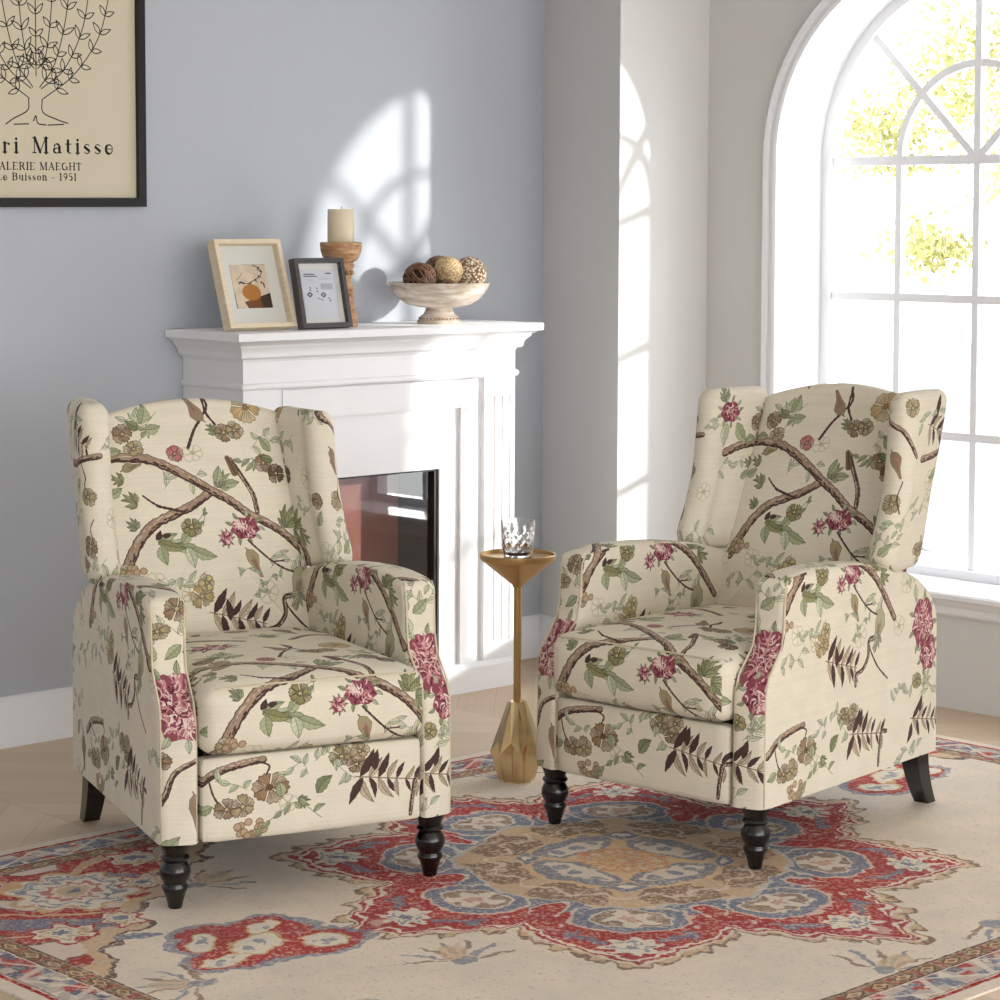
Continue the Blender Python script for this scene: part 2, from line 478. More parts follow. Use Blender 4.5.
    def bird(x, y, ang, L, col=C_(150, 130, 108), col2=C_(176, 120, 118)):
        a_ = math.radians(ang); ca, sa = math.cos(a_), math.sin(a_)
        T = lambda u, v: (x+ca*u*L-sa*v*L, y+sa*u*L+ca*v*L)
        body = [T(-.1, 0), T(.05, -.2), T(.3, -.27), T(.5, -.14), T(.62, -.06), T(1.0, .02), T(.95, .1), T(.55, .14), T(.25, .2), T(.02, .14)]
        K.poly(body, col, 1, BROWN, 2)
        K.poly([T(.15, -.08), T(.45, -.1), T(.75, .03), T(.4, .08)], col2, .9)
        for q in range(4): K.stroke([T(.3, -.05+.04*q), T(.7, .0+.02*q)], 2, BROWN)
        K.stroke([T(-.1, 0), T(-.18, .02)], 3, DARK)
    def fern(x, y, ang, L, col=GREEN):
        for i, d in enumerate((-75, -45, -15, 15, 45, 75)):
            leaf(x, y, ang+d*.8, L*(1-.006*abs(d)), L*.26, col if i % 2 else tuple(c*.9 for c in col))
    def vine(pts, col=PALEG, n=6, ll=34):
        c = curve(pts, 6); K.stroke(c, 2.2, tuple(q*.85 for q in col))
        for i in range(n):
            p = c[int((i+.5)/n*(len(c)-1))]; leaf(p[0], p[1], R.uniform(0, 360), ll*R.uniform(.7, 1.2), ll*.42, col)
    def berries(x, y, r, n=14):
        for i in range(n):
            an = R.random()*2*PI; rr = math.sqrt(R.random())*r; px, py = x+math.cos(an)*rr, y+math.sin(an)*rr*.7
            pts = [(px+math.cos(t)*11, py+math.sin(t)*10) for t in np.linspace(0, 2*PI, 9)[:-1]]
            K.poly(pts, C_(190, 164, 134), 1, BROWN, 2.6)
    # ---- faint under-drawing everywhere
    for (x, y) in [(450, 330), (760, 220), (860, 420), (330, 150), (150, 330), (60, 180), (420, 640), (770, 590), (1180, 420), (1320, 560), (1060, 520), (300, 700), (960, 120), (1230, 120), (900, 1230), (560, 1290), (150, 1230), (1300, 1280), (1130, 900), (960, 900), (60, 560), (1000, 1100), (60, 900), (120, 740)]:
        vine([(x-60, y+30), (x-15, y-10), (x+25, y+15), (x+70, y-25)], R.choice([PALEG, C_(200, 200, 172)]), 6, 40)
    for (x, y) in [(500, 255), (690, 690), (330, 640), (110, 640), (905, 330), (1090, 640), (1260, 340), (820, 1210), (420, 1220), (1010, 40), (1190, 1010), (40, 420), (60, 1120), (930, 690), (980, 560)]:
        flower(x, y, 34, 6, C_(176, 172, 140), lace=True)
    # ---- back panel motif
    branch([(225, 640), (262, 565), (300, 508), (350, 465), (420, 436), (480, 412), (545, 372)], 30)
    branch([(120, 290), (215, 265), (330, 266), (405, 292), (480, 332), (540, 370), (600, 405), (660, 450), (720, 482), (780, 522), (835, 580), (900, 660)], 27)
    twig([(360, 412), (390, 420), (440, 432)], 8); twig([(320, 380), (345, 400), (365, 412)], 6)
    branch([(690, 445), (682, 390), (650, 330), (622, 280)], 13); K.stroke([(612, 275), (630, 320)], [16, 24], C_(120, 98, 76)); K.stroke([(614, 276), (634, 325)], 3, DARK)
    twig([(557, 66), (572, 110), (545, 150), (520, 180), (505, 205), (488, 238)], 9); twig([(560, 75), (565, 130), (590, 170)], 8)
    bird(548, 150, 232, 90); fern(590, 190, 200, 40)
    flower(615, 196, 34, 6, BROWN); flower(652, 190, 28, 6, OLIVE); flower(705, 120, 52, 5, C_(184, 158, 116), C_(150, 124, 84))
    flower(280, 190, 30, 5, BROWN); flower(310, 236, 30, 5, OLIVE); flower(735, 295, 30, 5, BROWN); flower(775, 330, 28, 5, C_(104, 82, 62))
    leaf(345, 160, -75, 62, 40, GREEN); leaf(340, 175, -150, 50, 28, GREEND); leaf(355, 178, -10, 52, 32, GREEN); vine([(330, 215), (350, 190), (352, 165)], GREEN, 2)
    leaf(765, 260, -125, 58, 30, GREEN); leaf(770, 290, -160, 44, 22, GREEND); vine([(650, 290), (700, 280), (690, 300)], GREEN, 4)
    fern(575, 365, -60, 62); leaf(560, 350, -70, 55, 30, GREEN); leaf(590, 355, -5, 50, 26, GREEN)
    fern(265, 335, 200, 46, C_(164, 160, 126)); fern(300, 400, 200, 55, C_(160, 158, 124)); bird(270, 300, -20, 60, C_(150, 146, 112), C_(166, 160, 128))
    leaf(215, 380, -30, 50, 28, GREEN); leaf(225, 250, -10, 45, 26, GREEN); fern(290, 480, 230, 44)
    for q in range(5): leaf(350+q*18, 528+q*2, -25+12*q, 70, 26, [GREEN, PALEG, GREEND, GREEN, GREEN][q])
    leaf(350, 520, 15, 90, 30, C_(140, 138, 98)); leaf(360, 530, 80, 62, 36, GREEN); leaf(455, 545, 20, 84, 34, GREEN); leaf(440, 540, 75, 66, 34, PALEG); leaf(425, 530, -50, 60, 30, GREEN)
    leaf(345, 515, -60, 34, 20, DARK); leaf(365, 505, -10, 30, 16, DARK); flower(462, 480, 34, 7, C_(132, 124, 84)); vine([(480, 470), (510, 440), (500, 480)], GREEN, 4, 22)
    peony(640, 492, 48, 34, 1.2); peony(572, 520, 20, 22); twig([(645, 530), (680, 565), (720, 600), (760, 625), (800, 640)], 6); twig([(720, 600), (760, 600)], 4)
    bird(640, 565, 62, 88, C_(166, 152, 118), C_(170, 116, 112)); 
    fern(790, 500, -75, 80, C_(152, 156, 116)); fern(812, 520, 15, 60, C_(160, 162, 124))
    flower(440, 255, 26, 5, C_(170, 110, 104)); flower(470, 690, 36, 6, C_(168, 148, 106)); flower(490, 650, 26, 6, C_(182, 166, 122)); flower(430, 680, 26, 6, C_(176, 160, 118), lace=True)
    for (px, py) in [(640, 700), (690, 665), (600, 640)]: vine([(px, py), (px+30, py-25), (px+60, py-10)], PALEG, 4, 26)
    sprig(490, 740, 14, 190, 7, 92); leaf(555, 770, -95, 70, 24, DARK)
    twig([(860, 845), (800, 800), (755, 745), (745, 720)], 6); branch([(790, 705), (745, 712), (740, 760), (710, 795), (672, 808), (668, 840)], 12)
    bird(815, 630, 105, 130, C_(172, 168, 138), C_(156, 150, 118)); fern(800, 700, 120, 60, C_(178, 176, 146))
    flower(250, 610, 30, 6, OLIVE); berries(270, 605, 26, 8)
    # top edge wrap strip
    twig([(880, 30), (850, 80), (870, 130)], 6); leaf(870, 100, 20, 60, 30, GREEN); leaf(300, 40, -20, 70, 34, PALEG)
    peony(130, 150, 50, 36, 1.1); leaf(170, 190, 50, 90, 46, GREEN); leaf(120, 190, 100, 80, 44, PALEG); fern(100, 110, -100, 60)
    peony(360, 20, 60, 34); 
    # ---- lower strip (footrest)
    branch([(175, 975), (230, 938), (300, 920), (370, 912)], 20); twig([(350, 915), (385, 930), (378, 955), (384, 990)], 6); twig([(210, 950), (225, 1000), (250, 1040)], 5)
    flower(385, 990, 54, 6, C_(142, 116, 88), C_(110, 84, 60)); flower(262, 1040, 34, 6, BROWN); flower(308, 1036, 34, 6, OLIVE); leaf(222, 1030, 160, 50, 26, GREEN)
    berries(330, 1100, 44, 22); fern(470, 1038, 10, 40, C_(158, 160, 124)); vine([(350, 1110), (420, 1060), (470, 1040), (540, 1090)], GREEN, 7, 36)
    leaf(525, 1020, -45, 64, 36, GREEND); leaf(420, 1020, -100, 44, 30, GREEN); flower(440, 1040, 28, 5, C_(164, 166, 130), lace=True)
    flower(600, 925, 34, 6, C_(140, 124, 90)); flower(645, 950, 30, 6, BROWN); flower(655, 915, 28, 6, OLIVE); vine([(520, 930), (560, 910), (600, 960), (640, 990)], PALEG, 7, 34)
    sprig(640, 985, 8, 200, 7, 84); leaf(700, 975, -80, 62, 24, DARK); leaf(664, 990, 120, 86, 26, DARK)
    branch([(860, 1010), (830, 1010), (818, 1060), (812, 1110)], 11); vine([(230, 960), (290, 975), (320, 990)], PALEG, 4, 36); vine([(430, 960), (480, 930), (500, 965)], PALEG, 5, 34)
    bird(120, 1010, 75, 100); twig([(90, 1130), (130, 1090), (140, 1020), (100, 960)], 5); leaf(60, 1010, -60, 60, 32, GREEN)
    # ---- band below
    branch([(100, 1330), (200, 1290), (320, 1290), (420, 1330), (480, 1365)], 18); peony(60, 1300, 62, 48); fern(90, 1230, -60, 70, PALEG)
    flower(520, 1180, 36, 5, OLIVE); flower(270, 1200, 34, 5, BROWN); bird(640, 1200, 70, 110); sprig(700, 1230, -20, 170, 6, 74); branch([(620, 1390), (700, 1330), (820, 1310), (930, 1330)], 16)
    flower(860, 1170, 40, 6, C_(160, 138, 100)); fern(560, 1330, -30, 60); leaf(780, 1180, -50, 60, 32, GREEN); peony(930, 1240, 44, 40); leaf(380, 1220, -60, 56, 30, GREEND); leaf(350, 1240, 170, 50, 26, GREEN)
    # ---- column for the arm fronts (x 1000-1200)
    flower(1060, 400, 34, 6, OLIVE); twig([(1090, 330), (1075, 380), (1100, 430)], 5); vine([(1040, 500), (1080, 460), (1120, 500)], PALEG, 5, 36); leaf(1050, 560, -40, 60, 34, GREEN)
    peony(1085, 700, 66, 80, 1.3); peony(1120, 800, 52, 56, 1.2); leaf(1040, 620, -100, 50, 26, PALEG); flower(1050, 880, 28, 6, C_(150, 140, 100)); vine([(1080, 900), (1100, 870), (1130, 900)], PALEG, 4, 26)
    sprig(1010, 995, 10, 180, 6, 76); leaf(1070, 985, -75, 60, 22, DARK); leaf(1020, 1010, 115, 70, 24, DARK)
    # second column (x 1210-1390)
    sprig(1215, 150, 20, 150, 6, 78); leaf(1270, 120, -75, 66, 26, DARK); branch([(1190, 262), (1260, 256), (1330, 236), (1400, 226)], 20); twig([(1310, 240), (1335, 290), (1330, 320), (1350, 350)], 5)
    leaf(1300, 300, 150, 60, 30, GREEN); flower(1345, 352, 32, 6, OLIVE); flower(1270, 400, 36, 6, C_(176, 170, 136), lace=True); flower(1330, 500, 36, 6, BROWN); flower(1275, 560, 32, 6, OLIVE)
    twig([(1360, 420), (1340, 450), (1350, 490)], 4); leaf(1340, 600, 140, 60, 30, GREEN); peony(1310, 760, 78, 86, 1.4); leaf(1250, 650, -80, 54, 26, GREEN); fern(1370, 640, -80, 60, PALEG)
    branch([(1210, 1080), (1260, 1000), (1290, 930), (1370, 890)], 14); flower(1250, 900, 30, 6, BROWN); bird(1340, 1000, 80, 100); leaf(1240, 1140, -30, 70, 36, GREEN); flower(1330, 1180, 36, 5, C_(176, 150, 108)); peony(1180, 1290, 40, 36); leaf(1050, 1180, -60, 64, 34, GREEND); leaf(1060, 1190, 10, 56, 30, GREEN); twig([(1000, 1250), (1050, 1230), (1100, 1180)], 5)
    branch([(930, 60), (1000, 130), (1080, 170), (1150, 250)], 16); flower(1110, 90, 32, 6, OLIVE); bird(1040, 240, 60, 90); flower(960, 400, 30, 5, BROWN); leaf(950, 480, -60, 56, 28, GREEN)
    # linen
    h, w = K.a.shape[:2]
    t = vnoise(h, w, 3, 3)*.5+vnoise(h, w, 40, 4)*.5
    row = np.repeat(np.random.default_rng(2).random((h//2, 1)), 2, 0)*.03; 
    K.a *= (.965+.05*t+row-.015)[..., None]
    return K.a

def fabric_mat():
    im = to_image('toile_print', paint_fabric())
    m, nt, b = new_mat('floral_linen'); N = nt.nodes.new; L = nt.links
    uv = N('ShaderNodeUVMap'); uv.uv_map = 'UVMap'
    tx = N('ShaderNodeTexImage'); tx.image = im; tx.interpolation = 'Linear'; L.new(uv.outputs[0], tx.inputs[0])
    L.new(tx.outputs[0], b.inputs['Base Color'])
    b.inputs['Roughness'].default_value = .9; b.inputs['Specular IOR Level'].default_value = .2; b.inputs['Sheen Weight'].default_value = .08
    tc = N('ShaderNodeTexCoord'); n1 = N('ShaderNodeTexNoise'); n1.inputs['Scale'].default_value = 7; n1.inputs['Detail'].default_value = 3; n1.inputs['Distortion'].default_value = .6
    L.new(tc.outputs['Object'], n1.inputs[0])
    n2 = N('ShaderNodeTexNoise'); n2.inputs['Scale'].default_value = 420; L.new(tc.outputs['Object'], n2.inputs[0])
    b1 = N('ShaderNodeBump'); b1.inputs['Strength'].default_value = .45; b1.inputs['Distance'].default_value = .012; L.new(n1.outputs['Fac'], b1.inputs['Height'])
    b2 = N('ShaderNodeBump'); b2.inputs['Strength'].default_value = .25; b2.inputs['Distance'].default_value = .001; L.new(n2.outputs['Fac'], b2.inputs['Height']); L.new(b1.outputs[0], b2.inputs['Normal'])
    L.new(b2.outputs[0], b.inputs['Normal'])
    return m
M['fabric'] = fabric_mat()
UNIT = .00075*1400           # metres covered by one repeat

def paint_rug():
    px = 500                                   # pixels per metre
    HX, HY = 1.535, 1.035
    w, h = int(2*HX*px), int(2*HY*px)
    xs = (np.arange(w)+.5)/px-HX; ys = HY-(np.arange(h)+.5)/px
    X, Y = np.meshgrid(xs.astype(np.float32), ys.astype(np.float32))
    cream, red, blue, tan, brn, wht = [np.array(C_(*c), np.float32) for c in ((232, 220, 204), (180, 76, 74), (126, 133, 154), (212, 184, 150), (142, 116, 102), (232, 223, 208))]
    dk = np.array(C_(92, 74, 72), np.float32); gold = np.array(C_(208, 174, 130), np.float32)
    A = np.empty((h, w, 3), np.float32); A[:] = cream
    n1 = vnoise(h, w, 9, 1); n2 = vnoise(h, w, 4, 2); n3 = vnoise(h, w, 60, 3); n4 = vnoise(h, w, 2, 5); n5 = vnoise(h, w, 18, 8)
    jx = (n1-.5)*.014+(vnoise(h, w, 26, 31)-.5)*.022+(n2-.5)*.006; jy = (vnoise(h, w, 9, 21)-.5)*.014+(vnoise(h, w, 26, 33)-.5)*.022+(vnoise(h, w, 4, 35)-.5)*.006
    X0, Y0 = X.copy(), Y.copy(); X = X+jx; Y = Y+jy
    def put(mask, col, a=1.0):
        A[mask] = A[mask]*(1-a)+col*a
    def ell(cx, cy, rx, ry, ang=0):
        c, s_ = math.cos(ang), math.sin(ang); dx, dy = X-cx, Y-cy
        u = (dx*c+dy*s_)/rx; v = (-dx*s_+dy*c)/ry
        return np.sqrt(u*u+v*v)
    def star(cx, cy, r, n=8, amp=.25, ph=0):
        dx, dy = X-cx, Y-cy; return np.hypot(dx, dy)/(r*(1+amp*np.cos(n*np.arctan2(dy, dx)+ph)))
    # ---- corner spandrels
    ax, ay = np.abs(X), np.abs(Y)
    tx, ty = (1.36-ax), (.86-ay)
    sc = .035*np.cos(np.arctan2(ty, tx)*14)+.02*np.cos(np.arctan2(ty, tx)*31)
    sp = (tx/.80)**1.0+(np.maximum(ty, 0)/.70)**1.0+sc*1.3      # <1 inside
    inside = (sp < 1) & (tx > 0) & (ty > 0)
    put(inside, tan); put((np.abs(sp-1) < .014) & (tx > 0) & (ty > 0), dk, .8)
    put((sp < .90) & (tx > 0) & (ty > 0), red)
    # arabesque vines: tan bands following folded sine contours
    q = np.sin(tx*15+2.2*np.sin(ty*9))+np.sin(ty*17+2.0*np.cos(tx*8)); inr = (sp < .90) & (tx > 0) & (ty > 0)
    put(inr & (np.abs(q) < .20), gold); put(inr & (np.abs(np.abs(q)-.22) < .035), cream, .8)
    put(inr & (q > 1.35), blue, .9); put(inr & (q < -1.45), wht, .9); put(inr & (np.abs(q+1.45) < .07), dk, .6)
    for sx in (-1, 1):
        for sy in (-1, 1):
            e = star(sx*1.08, sy*.655, .125, 10, .12); put(e < 1.12, gold); put(e < 1, wht); put(np.abs(e-.72) < .05, blue, .8); put(np.abs(e-.45) < .06, red, .6); put(e < .3, tan); put(e < .12, blue)
            put((np.abs(e-.88) < .05) & (n1 > .45), blue, .8)
            for (cx, cy, r_) in ((1.26, .42, .055), (.83, .78, .055), (1.27, .76, .05), (1.12, .42, .04), (.92, .62, .045), (.74, .80, .035)):
                e = star(sx*cx, sy*cy, r_, 6, .2); put(e < 1.2, red); put(e < 1, wht); put(e < .35, blue); put(np.abs(e-.7) < .08, gold)
            e = ell(sx*1.165, sy*.30, .05, .022, .5*sx); put(e < 1, blue)
    # ---- medallion
    mx, my = X+.05, Y-.04
    r = np.hypot(mx, my); th = np.arctan2(my, mx)
    k45 = PI/4
    f = np.abs(((th+k45/2) % k45)-k45/2)/(k45/2)                  # 0 at a tip, 1 at a notch
    axis_ = (np.abs(((th+k45) % (PI/2))-k45) < k45/2)             # lobes on the rug's axes
    ph = np.abs(((th+k45) % (PI/2))-k45)                           # angle from an axis
    rb = np.where(axis_, .575+.235*(1-f)**1.15+.014*np.cos(f*22), .575+.20*(1-f)**.85*(1-.12*np.sin(PI*f)))
    e = rb-r
    jag = .010*np.cos(th*96)+.006*np.cos(th*57)
    put(e > -.030+jag, cream); put((e > -.012+jag) & (e < .004+jag), brn, .95); put(e > .003+jag, tan); put(e > .014, wht, .8); put((e > .026) & (e < .038), red); put(e > .038, wht); put(e > .050, red)
    inm = e > .050
    # grey-blue chevrons and stars in the lobes
    for k in range(8):
        a = k*k45; c, s_ = math.cos(a), math.sin(a)
        def P(rr, t): return (-.05+rr*c-t*s_, .04+rr*s_+t*c)
        R0 = .635
        cx, cy = P(R0, 0); q_ = star(cx, cy, .052, 8, .22); put(inm & (q_ < 1), wht); put(inm & (np.abs(q_-.62) < .1) & (n1 > .4), blue, .8); put(q_ < .28, blue)
        for sgn in (-1, 1):
            cx, cy = P(.585, .085*sgn); q_ = ell(cx, cy, .05, .012, a+PI/2+sgn*.7); put(inm & (q_ < 1), blue, .85)
            cx, cy = P(.560, .12*sgn); q_ = ell(cx, cy, .03, .010, a+.2*sgn); put(inm & (q_ < 1), blue, .85)
            for (rr, t) in ((.52, .075), (.50, .14), (.60, .03), (.67, .05)):
                cx, cy = P(rr, t*sgn); q_ = ell(cx, cy, .010, .007, a); put(inm & (q_ < 1), wht, .8)
        if k % 2 == 0:
            cx, cy = P(.70, 0); q_ = ell(cx, cy, .03, .018, a); put(inm & (q_ < 1), wht, .6)
    # inner disc with pods
    w_ = .405+.028*np.cos(8*th+PI)                                  # knobs of red reach inward between pods
    disc = r < w_
    put(disc & inm, blue)
    for k in range(8):
        a = k*k45; c, s_ = math.cos(a), math.sin(a); cx, cy = -.05+.445*c, .04+.445*s_
        q_ = ell(cx, cy, .092, .118, a); put(q_ < 1.09, cream, .8); put(q_ < 1.0, blue)
    for k in range(8):
        a = (k+.5)*k45; c, s_ = math.cos(a), math.sin(a); cx, cy = -.05+.415*c, .04+.415*s_
        q_ = ell(cx, cy, .046, .026, a); put(q_ < 1.25, cream, .8); put(q_ < 1.0, red)
        cx, cy = -.05+.47*c, .04+.47*s_; put(ell(cx, cy, .06, .018, a) < 1, red)
    for k in range(8):
        a = k*k45; c, s_ = math.cos(a), math.sin(a); cx, cy = -.05+.445*c, .04+.445*s_
        q_ = ell(cx, cy, .055, .080, a); put(q_ < 1.1, wht, .9); put(q_ < 1.0, brn, .8)
        q2 = star(cx, cy, .046, 5, .3); put(q2 < 1, wht, .95); put(q2 < .4, red, .45); put(q2 < .22, tan)
    rr = .352+.015*np.cos(8*th)
    put(r < rr+.012, wht, .7); put(r < rr, tan)
    # brown florets
    fl = (r < .345) & (r > .215) & (np.abs(np.sin(th*4)) > .30+.9*np.abs(r-.29)*4)
    put(fl, brn, .85); put(fl & (n2 > .72), tan, .8)
    put((np.abs(r-.285-.018*np.cos(16*th)) < .006) & (r < .34), cream, .8)
    # four kidney petals and diamonds
    put(r < .228, np.array(C_(220, 190, 148), np.float32))
    for k in range(4):
        a = k*PI/2; c, s_ = math.cos(a), math.sin(a)
        cx, cy = -.05+.150*c, .04+.150*s_
        q_ = ell(cx, cy, .062, .118, a); put(q_ < 1, blue, .85); put(ell(cx-.012*c, cy-.012*s_, .036, .088, a) < 1, cream, .9)
        for t in (-.055, 0, .055):
            put(ell(cx-t*s_-.006*c, cy+t*c-.006*s_, .020, .016, a) < 1, blue, .8)
        a2 = a+k45; c, s_ = math.cos(a2), math.sin(a2); cx, cy = -.05+.215*c, .04+.215*s_
        d_ = np.abs((X-cx)*c+(Y-cy)*s_)/.030+np.abs(-(X-cx)*s_+(Y-cy)*c)/.052
        put(d_ < 1.25, tan); put(d_ < 1, blue); put(d_ < .4, wht)
    orange = np.array(C_(212, 150, 112), np.float32)
    put(r < .100, gold, .8); put((np.abs(r-.088-.006*np.cos(14*th)) < .006), orange); put((np.abs(r-.060-.006*np.cos(14*th)) < .007), orange); put((r < .085) & (r > .060) & (np.cos(14*th) > .6), wht, .6); put(r < .038, orange, .7); put(r < .016, tan)
    # fine filigree over red and blue grounds
    fx_ = np.sin(X*150+2.4*np.sin(Y*95))*np.sin(Y*150+2.4*np.sin(X*90)); isred = (A[..., 0]-A[..., 2] > .30); isblu = (A[..., 2] > A[..., 0]+.04); isbrn = (A[..., 0] < .62) & (A[..., 0]-A[..., 2] > .10)
    put(isred & (fx_ > .93), wht, .55); put(isred & (fx_ < -.955), blue, .6); put(isblu & (np.abs(fx_) < .04), wht, .35); put(isbrn & (fx_ > .6), tan, .6)
    # ---- floral clusters on the field
    for (cx, cy, fl_) in ((-1.005, .10, 1), (1.02, .14, -1)):
        for (ox, oy, rx, ry, an) in ((0, 0, .16, .10, .4), (-.07, .08, .10, .08, .9), (.08, -.06, .11, .08, -.2), (-.10, -.03, .10, .07, 0), (.05, .09, .09, .06, .2)):
            q_ = ell(cx+ox*fl_, cy+oy, rx, ry, an); put(q_ < 1.12, blue, .75*(1))
        for (ox, oy, rx, ry, an) in ((0, 0, .16, .10, .4), (-.07, .08, .10, .08, .9), (.08, -.06, .11, .08, -.2), (-.10, -.03, .10, .07, 0), (.05, .09, .09, .06, .2)):
            q_ = ell(cx+ox*fl_, cy+oy, rx*.92, ry*.9, an); put(q_ < 1.0, red, .92)
        for (ox, oy, rx, ry, an) in ((-.02, 0, .075, .04, .4), (-.09, .08, .05, .03, .9), (.10, -.06, .05, .034, -.2), (.06, .08, .045, .026, .4), (-.12, -.04, .05, .026, 0)):
            q_ = ell(cx+ox*fl_, cy+oy, rx, ry, an); put(q_ < 1.15, gold); put(q_ < 1, wht); put((q_ < .6) & (n1 > .5), blue, .7)
    def spray(cx, cy, s_, a=0):
        for q_ in range(7):
            an = a+(q_-3)*.45; ex, ey = cx+math.cos(an)*.07*s_, cy+math.sin(an)*.07*s_
            put(ell(ex, ey, .045*s_, .006*s_, an) < 1, blue if q_ % 2 else brn, .75)
        put(ell(cx+math.cos(a)*.05*s_, cy+math.sin(a)*.05*s_, .045*s_, .028*s_, a) < 1, tan, .7); put(ell(cx, cy, .025*s_, .02*s_) < 1, blue, .7)
    for (cx, cy, a) in ((-.80, -.25, 1.2), (-.86, .52, .3), (-1.24, -.02, 2.6), (.75, -.62, -1), (.78, .62, .8), (.15, -.80, 4.6), (1.24, -.2, 2), (-.25, -.83, .3), (.3, .8, 1.0), (-.35, .82, 2)): spray(cx, cy, 1.1, a)
    for s_ in (1,):  # pendants pointing from the medallion
        for (cx, cy, a) in ((-1.12, -.33, .2),):
            q_ = ell(cx, cy, .05, .03, .6); put(q_ < 1, blue, .6)
    # ---- borders
    X, Y = X0+jx*.14, Y0+jy*.14
    ax, ay = np.abs(X), np.abs(Y); d = np.minimum(1.535-ax, 1.035-ay)
    along = np.where((1.535-ax) < (1.035-ay), Y, X)
    put(d < .178, dk, .85); put(d < .172, tan)
    put(d < .170, np.array(C_(150, 122, 100), np.float32)); dm = np.abs(((along % .075)-.0375))/.026+np.abs(d-.152)/.014
    put((d < .170) & (d > .134) & (dm < 1.2), dk, .8); put((d < .170) & (d > .134) & (dm < .95), gold); put((d < .170) & (d > .134) & (dm < .5), brn); put((d < .170) & (d > .134) & (np.abs(along % .075) < .01), red, .8)
    put(d < .134, dk); put(d < .130, cream); band = (d < .126) & (d > .050)
    put(band, np.array(C_(196, 184, 176), np.float32))
    cell = np.floor(along/.034)+7*np.floor(d/.026); hsh = np.abs(np.sin(cell*12.9898)*43758.5453) % 1
    put(band & (hsh < .40) & (n5 > .30), blue, .9); put(band & (hsh > .70) & (n5 > .35), red, .85); put(band & (hsh > .5) & (hsh < .62), np.array(C_(96, 96, 122), np.float32), .8); put(band & (n1 > .80), wht, .9)
    zig = np.abs(((along+d*.6) % .17)-.085)/.085; put(band & (np.abs(zig-(d-.05)/.076) < .10), wht, .8)
    put(d < .050, dk, .6); put(d < .047, cream); put((d < .044) & (d > .033), np.array(C_(170, 52, 50), np.float32)); put(d < .033, cream)
    # ---- wear
    ab = np.clip((n2*.45+n4*.55-.50)*3.0, 0, .62)*(.55+.8*n3)
    A[:] = A*(1-ab[..., None])+np.array(C_(224, 211, 195), np.float32)*ab[..., None]
    sat_ = (n5*.5+n3*.5)[..., None]; g_ = A.mean(2, keepdims=True); A[:] = g_+(A-g_)*(.82+.28*sat_)
    sp_ = (n4 > .86) & (n2 > .55); put(sp_, np.array(C_(120, 96, 88), np.float32), .22)
    A *= (.97+.05*n3)[..., None]
    # pale worn blotches on the open field
    A[:] = A+(n5-.5)[..., None]*np.array([.02, .018, .01], np.float32)
    return A

def image_mat(name, arr, rough=.8, bump=0, uvmap='UVMap', spec=.3):
    im = to_image(name+'_pattern', arr)
    m, nt, b = new_mat(name); uv = nt.nodes.new('ShaderNodeUVMap'); uv.uv_map = uvmap
    tx = nt.nodes.new('ShaderNodeTexImage'); tx.image = im; tx.extension = 'EXTEND'
    nt.links.new(uv.outputs[0], tx.inputs[0]); nt.links.new(tx.outputs[0], b.inputs['Base Color'])
    b.inputs['Roughness'].default_value = rough; b.inputs['Specular IOR Level'].default_value = spec
    if bump:
        tc = nt.nodes.new('ShaderNodeTexCoord'); n = nt.nodes.new('ShaderNodeTexNoise'); n.inputs['Scale'].default_value = 350; nt.links.new(tc.outputs['Object'], n.inputs[0])
        bp = nt.nodes.new('ShaderNodeBump'); bp.inputs['Strength'].default_value = bump; bp.inputs['Distance'].default_value = .002
        nt.links.new(n.outputs[0], bp.inputs['Height']); nt.links.new(bp.outputs[0], b.inputs['Normal'])
    return m
M['rug'] = image_mat('woven_rug', paint_rug(), .95, .3, spec=.1)

